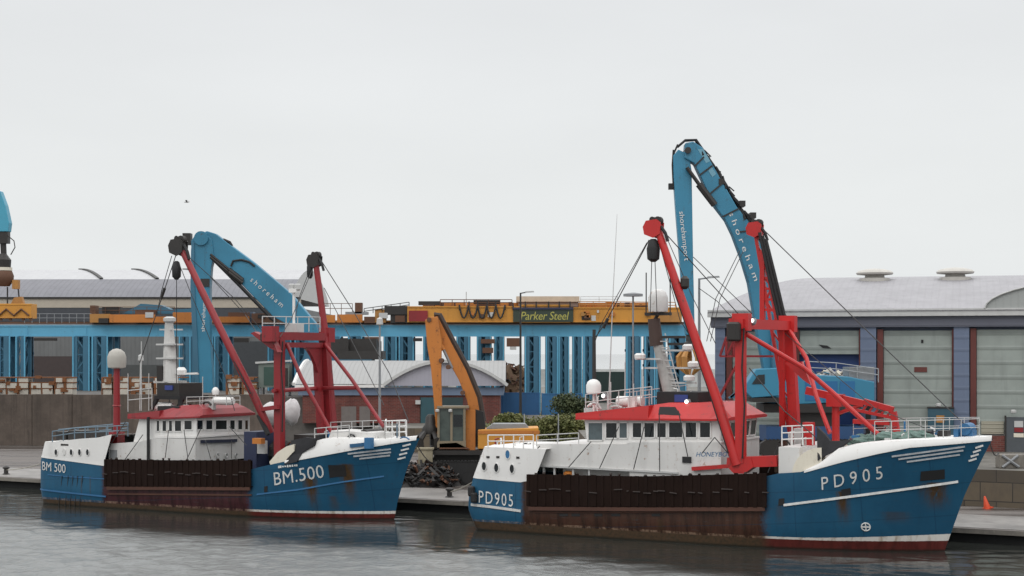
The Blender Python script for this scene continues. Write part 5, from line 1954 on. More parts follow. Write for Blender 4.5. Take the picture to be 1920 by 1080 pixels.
a = [cpt(c3, 228, 588, .6), cpt(c3, 262, 569, .6), cpt(c3, 300, 572, .6), cpt(c3, 318, 580, .6), cpt(c3, 360, 578, .6), cpt(c3, 360, 588, .6)]
MB().prism(a, (0, 2.2, 0)).build('cover', M['column_blue'], c3)
rails([cpt(c3, 50, 606, -.8), cpt(c3, 175, 606, -.8)], 1.1, M['grey'], 'walkway_railing', c3, .8, .035)
rails([cpt(c3, 175, 590, -.8), cpt(c3, 330, 590, -.8)], .9, M['brown'], 'walkway_railing', c3, 1.6, .035)

q = P(530, 608, YC)
c4 = thing('overhead_crane', 'rusty brown hoist carriage behind the blue boom of the left crane', 'crane', (q.x, YC, RAILZ))
cr(c4, 474, 545, 588, 606, -.9, .9, 'girder', 'brown')
cr(c4, 452, 476, 585, 606, -.6, 1.2, 'winch_housing', plain('slate_housing', (.10, .13, .18), .6))
cr(c4, 486, 500, 590, 597, -1.0, -.92, 'motor', 'dark_steel')
cr(c4, 506, 530, 590, 597, -1.0, -.92, 'motor', 'dark_steel')
wheels(c4, (485, 530))

# ------------------------------------------------------------------ big cargo-handling cranes
def poly3(t, pts, Y):
    return [P(x, y, Y) - Vector(t.location) for x, y in pts]


YB = 109.
q = P(1520, 855, YB)
t = thing('blue_handler_crane', 'tall blue cargo crane whose bent arm rises above the nearer boat', 'crane', (q.x, YB, 3.0))
lp = lambda x, y, d=0.: P(x, y, YB) - Vector(t.location) + Vector((0, d, 0))
mb = MB()
mb.prism(poly3(t, [(1285, 268), (1300, 265), (1318, 277), (1346, 326), (1382, 388), (1412, 425), (1436, 480), (1452, 540), (1468, 610), (1484, 700), (1434, 700), (1416, 600), (1404, 530), (1389, 480), (1374, 440), (1361, 413), (1341, 387), (1328, 364), (1318, 340), (1302, 306), (1283, 296)], YB - .55), (0, 1.1, 0))
boom = mb.build('boom', M['crane_blue'], t, bevel=.06)
mb = MB()
mb.prism(poly3(t, [(1262, 292), (1272, 280), (1292, 290), (1297, 320), (1298, 380), (1300, 500), (1303, 628), (1286, 628), (1276, 500), (1268, 400), (1263, 330)], YB - .4), (0, .8, 0))
stick = mb.build('stick', M['crane_blue'], t, bevel=.05)
MB().tube([lp(1288, 284, -.7), lp(1288, 284, .7)], .22, 12).build('pivot_pin', M['dark_steel'], t, 40)
mb = MB()
mb.tube([lp(1286, 316, -.62), lp(1312, 352, -.62)], .13, 8)
mb.tube([lp(1308, 347, -.62), lp(1338, 386, -.62)], .24, 8)
mb.build('hydraulic_ram', M['dark_steel'], t, 40)
rr9 = random.Random(9)
mb = MB()
for dd in (0, .16, .32):
    for i in range(46):
        t_ = rr9.random()
        path = [(1304, 263), (1350, 330), (1385, 388), (1418, 428), (1446, 520), (1474, 640)]
        k_ = min(4, int(t_ * 5))
        px_, py_ = lerp(path[k_][0], path[k_ + 1][0], t_ * 5 - k_), lerp(path[k_][1], path[k_ + 1][1], t_ * 5 - k_)
        q_ = lp(px_ + rr9.uniform(-5, 3), py_ + rr9.uniform(-3, 3), rr9.uniform(-.5, .5))
        mb.bar(q_, q_ + Vector((rr9.uniform(.1, .5), rr9.uniform(-.2, .2), -rr9.uniform(.3, 1.0))), rr9.uniform(.06, .16))
    mb.tube([lp(1270, 276, -.3 + dd), lp(1284, 264, -.3 + dd), lp(1304, 263, -.3 + dd), lp(1350, 330, -.3 + dd), lp(1385, 388, -.3 + dd), lp(1418, 428, -.3 + dd), lp(1446, 520, -.3 + dd), lp(1474, 640, -.3 + dd)], .09, 6)
mb.build('hose_bundle', M['black'], t)
mb = MB()
for (a, c_) in [((1262, 282), (1260, 310)), ((1260, 310), (1262, 355)), ((1270, 272), (1262, 290))]:
    mb.tube([lp(*a, -.3), lp(*c_, -.3)], .07, 6)
mb.box(*(lambda v: (v.x - .25, v.x + .15, -.3, .1, v.z - .2, v.z + .2))(lp(1260, 350)))
mb.build('hose_loop', M['black'], t)
for (px, py) in [(1345, 345), (1384, 386), (1404, 408)]:
    v = lp(px + 6, py - 4)
    MB().box(v.x - .2, v.x + .2, -.6, .6, v.z - .22, v.z + .16).build('hose_clamp', M['dark_steel'], t)
v0, v1 = lp(1364, 401, -.57), lp(1412, 528, -.57)
flat_text('boom_lettering', 's h o r e h a m', v0, v1, .36, Vector((v1.z - v0.z, 0, -(v1.x - v0.x))) * -1, M['signtext'], boom)
v0, v1 = lp(1272, 398, -.47), lp(1282, 490, -.47)
flat_text('stick_lettering', 'shorehamport', v0, v1, .34, (1, 0, .08), M['signtext'], stick)
for (a, b_) in [((1318, 296), (1300, 314)), ((1334, 312), (1310, 330)), ((1354, 344), (1328, 366)), ((1384, 392), (1352, 408)), ((1416, 432), (1384, 436))]:
    MB().bar(lp(*a, -.58), lp(*b_, -.58), .07, .1).build('boom_band', M['dark_steel'], boom)
for pts_ in ([(1308, 280), (1318, 279), (1332, 302), (1324, 306)], [(1334, 312), (1343, 326), (1336, 332), (1328, 320)]):
    MB().prism(poly3(t, pts_, YB - .57), (0, .015, 0)).build('walk_plate', paint('pale_plate_blue', (.16, .36, .46), .5, .2), boom)
v = lp(1294, 640)
mb = MB().lathe([(.18, .55), (.3, .4), (.3, 0), (.5, -.2), (.5, -.5)], v, 12)
mb.build('grab_head', M['dark_steel'], t, 40)
for k in range(5):
    a_ = 2 * PI * k / 5 + .3
    c_, s_ = math.cos(a_), math.sin(a_)
    MB().tube([v + Vector((.3 * c_, .3 * s_, -.4)), v + Vector((.8 * c_, .8 * s_, -1.1)), v + Vector((.75 * c_, .75 * s_, -1.7)), v + Vector((.2 * c_, .2 * s_, -2.3))], [.12, .22, .2, .05], 6).build('grab_tine', M['amber'], t)
# machine house
mb = MB()
mb.prism(poly3(t, [(1432, 735), (1432, 692), (1500, 686), (1500, 702), (1590, 706), (1640, 716), (1640, 752), (1500, 758), (1440, 756)], YB - 1.5), (0, 3.2, 0))
house = mb.build('machine_house', M['crane_blue'], t, bevel=.06)
for (a, b_) in [(1502, 1530), (1534, 1562), (1566, 1594)]:
    A0, A1 = lp(a, 714, -1.53), lp(b_, 750, -1.53)
    MB().box(A0.x, A1.x, A0.y, A0.y + .04, A1.z, A0.z).build('access_panel', paint('panel_blue', (.016, .13, .30), .4, .3), house)
mb = MB()
mb.prism(poly3(t, [(1398, 735), (1400, 718), (1418, 692), (1462, 690), (1462, 742), (1410, 746)], YB - 2.6), (0, 1.6, 0))
cab = mb.build('cab', M['crane_blue'], t, bevel=.05)
mb = MB().prism(poly3(t, [(1410, 720), (1421, 703), (1434, 702), (1434, 720)], YB - 2.64), (0, .03, 0))
mb.build('window', M['glass'], cab)
A0, A1 = lp(1400, 744), lp(1470, 752)
MB().box(A0.x, A1.x, -2.6, .6, A1.z, A0.z).build('cab_platform', M['dark_steel'], t)
mb = MB()
for (a, b_) in [((1365, 744), (1402, 712)), ((1365, 744), (1402, 740)), ((1362, 746), (1398, 720))]:
    mb.bar(lp(*a, -1.2), lp(*b_, -1.2), .14)
mb.build('cab_bracket', M['column_blue'], t)
for d in (-1.4, 1.6):
    pass
rails([lp(1500, 702, -1.4), lp(1560, 705, -1.4), lp(1638, 716, -1.4)], .9, M['gitter'], 'walkway_railing', t, 1.1, .035)
A0, A1 = lp(1585, 688), lp(1632, 712)
MB().box(A0.x, A1.x, -1.2, .9, A1.z, A0.z).build('engine_cover', M['grey'], t)
mb = MB()
A0, A1 = lp(1425, 756), lp(1605, 772)
mb.box(A0.x, A1.x, -1.7, 1.7, A1.z, A0.z)
A0, A1 = lp(1480, 772), lp(1560, 800)
mb.box(A0.x, A1.x, -1.2, 1.2, A1.z, A0.z)
mb.build('turntable', M['dark_steel'], t)
mb = MB()
A0, A1 = lp(1430, 798), lp(1610, 826)
mb.box(A0.x, A1.x, -1.5, 1.5, A1.z, A0.z)
mb.build('undercarriage', paint('navy_carriage', (.02, .07, .18), .5, .4), t)
for d in (-2.0, 1.4):
    mb = MB()
    A0, A1 = lp(1415, 822), lp(1625, 855)
    h_ = A0.z
    mb.prism([(A0.x + .4, d, 0), (A1.x - .4, d, 0), (A1.x, d, h_ * .4), (A1.x - .1, d, h_ * .8), (A1.x - .5, d, h_), (A0.x + .5, d, h_), (A0.x + .1, d, h_ * .8), (A0.x, d, h_ * .4)], (0, .7, 0))
    n_ = 26
    for i in range(n_):
        x = lerp(A0.x + .5, A1.x - .5, i / (n_ - 1))
        mb.box(x - .05, x + .05, d - .03, d + .73, h_, h_ + .05)
    mb.build('crawler_track', M['dark_steel'], t)
mb = MB()
mb.bar(lp(1460, 690, .7), lp(1460, 640, .7), .3)
mb.tube([lp(1452, 735, -.8), lp(1446, 640, -.8)], .22, 8)
mb.tube([lp(1446, 640, -.8), lp(1443, 590, -.8)], .14, 8)
mb.build('lift_ram', M['column_blue'], t, 40)

# left blue crane, behind the runway wall
YL = 181.
q = P(610, 733, YL)
t = thing('blue_handler_crane', 'blue cargo crane with a straight thick arm folded down behind the farther boat', 'crane', (q.x, YL, 5.55))
lp = lambda x, y, d=0.: P(x, y, YL) - Vector(t.location) + Vector((0, d, 0))
mb = MB()
mb.prism(poly3(t, [(372, 440), (388, 433), (404, 438), (430, 458), (476, 492), (545, 550), (592, 606), (602, 640), (640, 664), (636, 676), (612, 672), (592, 656), (568, 624), (512, 594), (456, 536), (400, 482), (396, 466)], YL - .9), (0, 1.8, 0))
boom = mb.build('boom', M['crane_blue'], t, bevel=.08)
mb = MB()
mb.prism(poly3(t, [(358, 452), (366, 440), (385, 436), (398, 450), (401, 480), (396, 500), (393, 540), (394, 640), (400, 738), (368, 738), (362, 640), (360, 540)], YL - .7 - .35), (0, 1.4, 0))
stick = mb.build('stick', M['crane_blue'], t, bevel=.08)
MB().prism(poly3(t, [(358, 470), (360, 452), (364, 455), (365, 540), (370, 640), (374, 738), (366, 738), (361, 640), (357, 540)], YL - 1.2), (0, .2, 0)).build('stick_edge', M['column_blue'], t)
MB().tube([lp(381, 448, -1.3), lp(381, 448, 1.1)], .8, 16).build('pivot_pin', M['crane_blue'], t, 40)
mb = MB()
for (o_, rr_) in ((0, .2), (5, .22)):
    mb.tube([lp(398, 478 + o_, -1.05), lp(432, 506 + o_, -1.05)], rr_ * .7, 8)
    mb.tube([lp(432, 506 + o_, -1.05), lp(458, 526 + o_, -1.05)], rr_ * 1.3, 8)
mb.build('hydraulic_ram', M['dark_steel'], t, 40)
mb = MB()
mb.tube([lp(400, 484, -.95), lp(456, 540, -.95), lp(512, 598, -.95), lp(520, 604, -.95)], .22, 6)
mb.tube([lp(436, 500, -1.0), lp(440, 490, -1.0), lp(455, 488, -1.0), lp(470, 492, -1.0), lp(480, 500, -1.0)], .12, 6)
mb.tube([lp(420, 450, -.5), lp(432, 455, -.5), lp(436, 462, -.5)], .2, 6)
mb.build('hose_bundle', M['black'], t)
mb = MB()
v = lp(388, 530, -1.1)
mb.box(v.x - .5, v.x + .5, -1.15, -1.0, v.z - .5, v.z + .4)
mb.build('stick_bracket', M['dark_steel'], t)
mb = MB()
v = lp(354, 446)
mb.box(v.x - .6, v.x + .3, -.6, .6, v.z - .8, v.z + .5)
mb.build('stick_fitting', M['dark_steel'], t)
v0, v1 = lp(471, 527, -.97), lp(530, 577, -.97)
flat_text('boom_lettering', 's h o r e h a m', v0, v1, .55, (.68, 0, .73), M['signtext'], boom)
v0, v1 = lp(378, 622, -1.07), lp(380, 568, -1.07)
flat_text('stick_lettering', 'shoreham', v0, v1, .42, (-1, 0, -.05), M['signtext'], stick, nudge=(.55, 0, 0))
mb = MB()
for (a, b_, y0, y1, d0, d1) in [(636, 720, 658, 674, -2, 2.5), (655, 706, 635, 658, 0, 2), (622, 655, 636, 664, -1.2, 0)]:
    A0, A1 = lp(a, y0), lp(b_, y1)
    mb.box(A0.x, A1.x, d0, d1, A1.z, A0.z)
mb.build('machine_house', M['dark_steel'], t)
A0, A1 = lp(575, 674), lp(700, 690)
mb = MB().box(A0.x, A1.x, -2.2, 2.2, A1.z, A0.z)
A2 = lp(600, 690)
mb.box(A2.x, A1.x - 1, -1.6, 1.6, 0, A2.z)
mb.build('undercarriage', M['column_blue'], t)
mb = MB()
A0, A1 = lp(571, 612), lp(604, 690)
mb.bar(lp(590, 640, -.3), lp(575, 690, -.3), 1.5, 1.2, up=(1, 0, 0))
mb.bar(lp(560, 690, .3), lp(600, 650, .3), .8, .8, up=(1, 0, 0))
mb.build('boom_pedestal', M['column_blue'], t)

# cropped crane at the left edge with its spreader
YO = 152.
q = P(-260, 733, YO)
t = thing('blue_handler_crane', 'blue crane arm at the far left edge with a brown rotator on its tip', 'crane', (q.x, YO, .75))
lp = lambda x, y, d=0.: P(x, y, YO) - Vector(t.location) + Vector((0, d, 0))
MB().prism(poly3(t, [(-26, 350), (0, 358), (10, 385), (17, 418), (15, 434), (-4, 434), (-20, 400)], YO - .5), (0, 1.0, 0)).build('stick', paint('pale_crane_blue', (.06, .32, .45), .4, .2), t, bevel=.05)
MB().prism(poly3(t, [(-30, 352), (-12, 362), (-220, 560), (-240, 540)], YO - .6), (0, 1.2, 0)).build('boom', M['crane_blue'], t)
A0 = lp(-235, 548)
MB().box(A0.x - 2.5, A0.x + 2.5, -1.8, 1.8, 2.0, A0.z + .5).build('machine_house', M['crane_blue'], t)
MB().box(A0.x - 3.2, A0.x + 3.2, -2.3, 2.3, 0, 1.9).build('undercarriage', M['dark_steel'], t)
v = lp(6, 434)
mb = MB()
mb.box(v.x - .5, v.x + .55, -.4, .4, v.z - 1.15, v.z)
mb.tube([v + Vector((0, 0, -1.1)), v + Vector((.05, 0, -2.2))], .28, 10)
mb.tube([lp(14, 440, -.3), lp(28, 452, -.3), lp(30, 464, -.3), lp(22, 478, -.3)], .05, 6)
mb.tube([lp(-6, 448, -.3), lp(-8, 480, -.3)], .12, 6)
mb.lathe([(.7, -3.4), (.75, -2.7), (.45, -2.3), (.3, -2.1)], v, 14)
mb.build('hook_link', M['dark_steel'], t)
mb = MB()
mb.lathe([(.5, -5.2), (.85, -4.7), (.9, -4.2), (.72, -3.75)], v + Vector((.1, 0, 0)), 14)
mb.build('rotator', M['brown'], t, 40)
MB().lathe([(.74, -3.72), (.74, -3.42)], v + Vector((.1, 0, 0)), 14).build('rotator_ring', M['cream'], t, 40)
mb = MB()
A0, A1 = lp(-20, 525), lp(34, 542)
mb.box(v.x - 1.7, v.x - .8, -.35, .35, A1.z, A0.z)
mb.box(v.x + .95, v.x + 1.5, -.35, .35, A1.z, A0.z)
mb.bar(Vector((v.x - 1.6, 0, A0.z - .15)), Vector((v.x + 1.4, 0, A0.z - .15)), .3)
mb.build('hook_arm', M['amber'], t)

q = P(14, 600, YO)
sp_ = thing('lifting_spreader', 'yellow lifting spreader box hanging from chains at the far left', 'spreader', (q.x, YO, q.z))
lp = lambda x, y, d=0.: P(x, y, YO) - Vector(sp_.location) + Vector((0, d, 0))
A0, A1 = lp(-40, 570), lp(64, 597)
mb = MB()
mb.box(A0.x, A1.x, -.9, -.7, A1.z, A0.z)
mb.box(A0.x, A1.x, .7, .9, A1.z, A0.z)
mb.box(A0.x, A1.x, -.7, .7, A1.z, A1.z + .12)
mb.box(A1.x - .2, A1.x - .002, -.7, .7, A1.z + .12, A0.z)
mb.box(A0.x, A1.x + .03, -.95, -.9, A0.z - .15, A0.z)
mb.box(A0.x, A1.x + .03, -.95, -.9, A1.z, A1.z + .12)
mb.build('box_beam', M['yellow'], sp_, bevel=.03)
mb = MB()
mb.tube([lp(4 + 14 * i, 592 - 12 * (i % 2), -1.0) for i in range(5)], .09, 6)
mb.build('slack_chain', M['brown'], sp_)
mb = MB().prism(poly3(sp_, [(20, 570), (26, 558), (40, 556), (44, 570)], YO - .3), (0, .6, 0))
mb.build('lug', M['amber'], sp_)
for (a, b_) in [((14, 538), (14, 572)), ((34, 540), (36, 560))]:
    MB().tube([lp(*a), lp(*b_)], .07, 6).build('chain', M['dark_steel'], sp_)
for px in (6, 24, 48, 62):
    v = lp(px, 598, -.7)
    MB().box(v.x - .12, v.x + .12, v.y - .1, v.y + .1, v.z - .18, v.z + .1).build('twist_lock', M['brown'], sp_)

# orange excavator between the boats
YE = 114.
q = P(850, 905, YE)
t = thing('excavator', 'orange material excavator with folded arm on dark crawler tracks between the boats', 'excavator', (q.x, YE, .75))
lp = lambda x, y, d=0.: P(x, y, YE) - Vector(t.location) + Vector((0, d, 0))
mb = MB().prism(poly3(t, [(797, 600), (806, 594), (820, 594), (828, 640), (827, 700), (829, 780), (826, 826), (819, 826), (814, 760), (808, 690), (801, 650)], YE - .9), (0, .7, 0))
stick = mb.build('stick', M['orange'], t, bevel=.04)
mb = MB().prism(poly3(t, [(806, 598), (818, 590), (826, 594), (846, 636), (874, 692), (896, 746), (903, 790), (884, 790), (876, 752), (860, 712), (842, 680), (822, 642)], YE - .1), (0, .8, 0))
boom = mb.build('boom', M['orange'], t, bevel=.04)
mb = MB()
mb.tube([lp(815, 628, -.25), lp(832, 656, -.25)], .16, 8)
mb.build('stick_ram', M['orange'], t, 40)
MB().tube([lp(832, 656, -.25), lp(848, 690, -.25)], .1, 8).build('ram_rod', M['grey'], t, 40)
mb = MB()
for d in (0, .25, .5):
    mb.tube([lp(814, 590, d), lp(824, 590, d), lp(850, 640, d), (lp(878, 692, d)), lp(899, 744, d), lp(907, 790, d)], .2, 6)
mb.build('hose_bundle', plain('brown_hoses', (.05, .035, .028), .7), t)
for (px, py) in [(806, 600), (828, 676), (841, 688), (868, 736)]:
    MB().tube([lp(px, py, -1.0), lp(px, py, .8)], .17, 10).build('pivot_pin', M['brown'], t, 40)
mb = MB()
mb.box(lp(874, 0).x, lp(892, 0).x, -1.0, -.6, lp(0, 842).z, lp(0, 768).z)
mb.prism(poly3(t, [(862, 842), (876, 790), (884, 790), (878, 842)], YE - .5), (0, .3, 0))
mb.prism(poly3(t, [(838, 842), (862, 806), (868, 812), (850, 842)], YE - .5), (0, .3, 0))
mb.build('boom_pedestal', M['orange'], t)
MB().prism(poly3(t, [(891, 768), (906, 772), (910, 800), (903, 836), (891, 836)], YE - .8), (0, 1.2, 0)).build('hose_drum', M['black'], t)
mb = MB()
mb.tube([lp(858, 838, -.6), lp(872, 788, -.6)], .14, 6)
mb.tube([lp(866, 838, -.7), lp(880, 792, -.7)], .14, 6)
mb.build('ladder', M['brown'], t)
# cab
mb = MB()
x0, x1 = lp(824, 0).x, lp(872, 0).x
z0, z1 = lp(0, 834).z, lp(0, 764).z
for (x, d) in [(x0, -1.5), (x1, -1.5), (x0, 0), (x1, 0), ((x0 + x1) / 2, -1.5)]:
    mb.bar((x, d, z0), (x, d, z1), .16)
mb.box(x0 - .1, x1 + .3, -1.65, .1, z1, z1 + .14)
mb.box(x0 - .1, x1 + .1, -1.6, .08, z0 - .1, z0 + .35)
cab = mb.build('cab', paint('dusty_cab_frame', (.22, .18, .12), .5, .7), t)
MB().box(x0 + .02, x1 - .02, -1.46, -.05, z0 + .36, z1 - .02).build('window', plain('greenish_cab_glass', (.07, .09, .08), .1, 0, .7, 1.6), cab)
MB().box(lp(852, 0).x, lp(868, 0).x, -1.5, -1.47, lp(0, 798).z, lp(0, 776).z).build('door_pane', M['glass'], cab)
for px in (822, 846):
    v = lp(px, 768, -1.7)
    MB().lathe([(.06, -.12), (.13, -.08), (.13, .06), (.06, .1)], v, 10).build('work_lamp', M['lightgrey'], cab)
A0, A1 = lp(824, 828), lp(880, 842)
MB().prism(poly3(t, [(824, 832), (856, 830), (880, 842), (824, 842)], YE - 1.6), (0, 2.6, 0)).build('deck_plate', M['brown'], t)
# counterweight and engine
mb = MB().prism(poly3(t, [(896, 806), (1010, 802), (1010, 826), (1004, 842), (896, 842)], YE - 1.4), (0, 3.0, 0))
cw_ = mb.build('counterweight', M['yellow'], t, bevel=.05)
A0, A1 = lp(897, 805), lp(1011, 809)
MB().box(A0.x, A1.x, -1.45, -1.41, A1.z - .1, A0.z - .02).build('trim', M['orange'], cw_)
MB().prism(poly3(t, [(912, 804), (925, 795), (985, 795), (992, 803)], YE - 1), (0, 2, 0)).build('engine_cover', M['grey'], t)
mb = MB()
A0, A1 = lp(800, 842), lp(905, 850)
mb.box(A0.x, A1.x, -1.8, 1.8, A1.z, A0.z)
A0, A1 = lp(815, 850), lp(900, 872)
mb.box(A0.x, A1.x, -1.1, 1.1, A1.z, A0.z)
mb.build('undercarriage', M['dark_steel'], t)
for d in (-2.2, 1.4):
    mb = MB()
    xa, xb = lp(795, 0).x, lp(960, 0).x
    h_ = lp(0, 862).z
    mb.prism([(xa + .5, d, 0), (xb - .5, d, 0), (xb, d, h_ * .4), (xb - .1, d, h_ * .75), (xb - .6, d, h_), (xa + .6, d, h_), (xa + .1, d, h_ * .75), (xa, d, h_ * .4)], (0, .8, 0))
    for i in range(22):
        x = lerp(xa + .6, xb - .6, i / 21)
        mb.box(x - .08, x + .08, d - .04, d + .84, h_, h_ + .07)
    for i in range(7):
        x = lerp(xa + .7, xb - .7, i / 6)
        mb.tube([(x, d - .08, .5), (x, d - .02, .5)], .38, 10)
    mb.build('crawler_track', M['tyre'], t)

v = lp(808, 800, -.6)
gm = MB().lathe([(.2, .9), (.34, .7), (.4, .2), (.6, -.1), (.55, -.5)], v, 12)
gm.build('grab_head', M['dark_steel'], t, 40)
for k in range(5):
    a_ = 2 * PI * k / 5 + .2
    c_, s_ = math.cos(a_), math.sin(a_)
    MB().tube([v + Vector((.35 * c_, .35 * s_, -.2)), v + Vector((1.0 * c_, 1.0 * s_, -.8)), v + Vector((.9 * c_, .9 * s_, -1.4)), v + Vector((.2 * c_, .2 * s_, -1.9))], [.12, .24, .2, .05], 6).build('grab_tine', M['dark_steel'], t)

# heaps of scrap around the tracks
def scrap(name, c, w, d, h, n, label, seed, mats, cat='scrap heap'):
    rr = random.Random(seed)
    mb = MB()
    mb.blob((c[0], c[1], c[2]), w * .5, d * .5, h * .78, seed, .25, 16, 10)
    for i in range(n):
        a, rad = rr.uniform(0, 6.28), math.sqrt(rr.random())
        x, y = rad * math.cos(a) * w * .5, rad * math.sin(a) * d * .5
        z = h * .8 * math.sqrt(max(0, 1 - rad * rad)) * rr.uniform(.75, 1.1)
        L2 = rr.uniform(.15, .6)
        dv = Vector((rr.uniform(-1, 1), rr.uniform(-1, 1), rr.uniform(-.7, .7))).normalized() * L2
        mb.cur = rr.randrange(len(mats))
        p_ = Vector((c[0] + x, c[1] + y, c[2] + z))
        mb.bar(p_ - dv, p_ + dv, rr.uniform(.08, .35), rr.uniform(.03, .2), up=(rr.random(), rr.random(), 1))
    mb.cur = 0
    # keep only what stands above the ground it lies on
    return one(mb, name, mats, label, cat, Vector(c))


q = P(802, 905, 115)
scrap('scrap_heap', (q.x - .3, 111.6, .75), 5.2, 3.4, 1.7, 700, 'dark tangled scrap heap right of the farther boat bow', 5, [M['dark_steel'], M['dark_steel'], M['black'], M['black'], M['net_dark'], M['guard'], M['brown']])
q = P(962, 740, 226)
scrap('scrap_heap', (q.x, 226, 3.0), 6.5, 5, 6.4, 260, 'brown scrap bank behind the dark lamp post', 8, [plain('earthy_brown', (.12, .075, .045), .9), M['brown'], M['net_dark'], M['rust']])
q = P(798, 870, 112)
mb = MB().box(q.x - .5, q.x + .5, 111.6, 112.4, .75, P(0, 842, 112).z)
mb.box(q.x - .58, q.x + .58, 111.5, 112.5, P(0, 842, 112).z, P(0, 842, 112).z + .1)
one(mb, 'concrete_pillar', concrete('beige_pillar', (.33, .29, .2)), 'short beige concrete pillar beside the farther boat bow', 'pillar', Vector((q.x, 112, .75)))

# ------------------------------------------------------------------ yard goods
rr = random.Random(4)
WRAP = plain('white_wrapped_timber', (.56, .52, .45), .7, 0, .3, .8)
TIMB = plain('tan_timber', (.22, .085, .03), .8, 0, .6, 1.5)
k = 0
LBL = ['white wrapped timber pack with tan end posts at the far left of the wall', 'second white timber pack from the left edge above the wall', 'long white timber pack left of the first blue columns', 'tan ended white pack touching the blue columns on their left',
       'white timber pack just right of the blue columns', 'white pack behind the red dome post', 'white pack between the dome post and the mast', 'white timber pack behind the black mast frame', 'pack right of the thick blue arm, under the red boom', 'white timber pack left of the green cabin']
for i, (a, b_) in enumerate([(-30, 16), (16, 58), (60, 104), (106, 141), (194, 214), (216, 244), (246, 288), (292, 352), (426, 452), (456, 484)]):
    Yp = 165.
    A0, A1 = P(a, 742, Yp), P(b_, 742, Yp)
    tm_ = thing('timber_pack', LBL[i], 'timber pack', ((A0.x + A1.x) / 2, Yp, 5.55), 0, 'timber packs above the wall')
    w_ = (A1.x - A0.x) / 2
    zz = 0
    mb, mb2 = MB(), MB()
    for q_ in range(int(3 + w_ * 2.2)):
        x = rr.uniform(-w_, w_ - .3)
        z_ = rr.uniform(0, 1.9)
        mb2.box(x, x + rr.uniform(.2, .65), -.95 - .01 * q_, -.5, z_, z_ + rr.uniform(.15, .5))
    for lv in range(3):
        hh = (.75, .5, .42)[lv]
        n_ = 2 if w_ > .9 else 1
        for j in range(n_):
            xa, xb = -w_ + 2 * w_ * j / n_, -w_ + 2 * w_ * (j + 1) / n_
            if lv == 2 and rr.random() < .3:
                continue
            g_ = rr.uniform(.08, .3)
            mb.box(xa + g_, xb - .06, -.8 + rr.uniform(-.1, .1), .8, zz, zz + hh)
            mb2.box(xa, xa + g_ - .01, -.86, .8, zz, zz + hh + rr.uniform(-.05, .12))
        mb2.box(-w_, w_, -.82, .8, zz + hh + .003, zz + hh + .1)
        zz += hh + .11
    mb.build('wrapped_boards', WRAP, tm_)
    mb2.build('bearers', TIMB, tm_)


def container(px0, px1, py0, Y, z0, h, mat, label, nm='shipping_container', cat='container'):
    A0, A1 = P(px0, py0, Y), P(px1, py0, Y)
    t = thing(nm, label, cat, ((A0.x + A1.x) / 2, Y, z0))
    w_ = (A1.x - A0.x) / 2
    mb = MB().box(-w_ + .06, w_ - .06, 0, 2.4, .08, h - .06)
    n_ = int(2 * w_ / .3)
    for i in range(n_):
        x = -w_ + .15 + i * (2 * w_ - .3) / max(1, n_ - 1)
        mb.box(x - .07, x + .07, -.035, 0, .15, h - .15)
    mb.build('shell', mat, t)
    f = MB()
    for x in (-w_, w_ - .12):
        for y in (-.05, 2.33):
            f.box(x, x + .12, y, y + .12, 0, h)
    for z in (0, h - .12):
        f.box(-w_ + .12, w_ - .12, -.05, .07, z, z + .12)
    f.build('frame', mat, t)
    return t


DGREEN = paint('dark_green_paint', (.022, .045, .042), .6, .3)
CBLUE = paint('container_blue', (.02, .10, .24), .55, .3)
zt = P(0, 697, 226).z
container(1112, 1186, 700, 226, 3.0, zt - 3.0, DGREEN, 'dark green container block between the blue columns under the overhead crane')
zt = P(0, 736, 181).z
container(926, 1012, 740, 181, 3.0, zt - 3.0, CBLUE, 'blue container behind the hedge, left of the two')
container(1016, 1092, 740, 181.4, 3.0, zt - 3.1, paint('lighter_container_blue', (.03, .14, .30), .55, .3), 'blue container behind the dark shrub, right of the two')
q = P(520, 745, 176)
t = thing('control_cabin', 'small green glazed cabin on legs behind the farther red gantry', 'cabin', (P(515, 745, 166).x, 166, 5.55))
lp = lambda x, y: P(x, y, 166) - Vector(t.location)
A0, A1 = lp(488, 680), lp(545, 738)
mb = MB().box(A0.x, A1.x, -1.2, 1.2, lp(0, 726).z, A0.z)
bd = mb.build('body', paint('pale_green_panels', (.14, .17, .15), .5, .2), t)
(a, b_) = lp(498, 688), lp(524, 722)
MB().box(a.x, b_.x, -1.24, -1.2, b_.z, a.z).build('window', plain('green_pane', (.03, .07, .055), .1), bd)
(a, b_) = lp(530, 690), lp(543, 724)
MB().box(a.x, b_.x, -1.24, -1.2, b_.z, a.z).build('door', M['dark_steel'], bd)
MB().prism([(A0.x - .3, -1.4, A0.z - .1), (A1.x + .2, -1.4, A0.z + .12), (A1.x + .2, -1.4, A0.z + .3), (A0.x - .3, -1.4, A0.z + .1)], (0, 2.8, 0)).build('roof', M['lightgrey'], t)
for x in (A0.x + .2, A1.x - .2):
    for y in (-1, 1):
        MB().bar((x, y, 0), (x, y, lp(0, 726).z), .2).build('leg', M['grey'], t)
MB().prism([lp(500, 735), lp(560, 712), lp(560, 716), lp(504, 738)], (0, .4, 0)).build('conveyor', M['lightgrey'], t)

# pale big bags on the farther boat
for (px, py, rx, rz, lb) in [(513, 781, .95, .75, 'pale crumpled sack left of the farther gantry leg'), (547, 779, .55, .85, 'white bulging sack right of the farther gantry leg')]:
    v = b5.root.matrix_world
    loc = P(px, py + (18 if rx < .9 else 16), 104.5)
    mb = MB().blob((loc.x, loc.y, loc.z + rz), rx, .8, rz, int(px), .16, 16, 12)
    one(mb, 'bulk_sack', M['sack'], lb, 'sack', loc, 'pale sacks on the farther boat', 60)
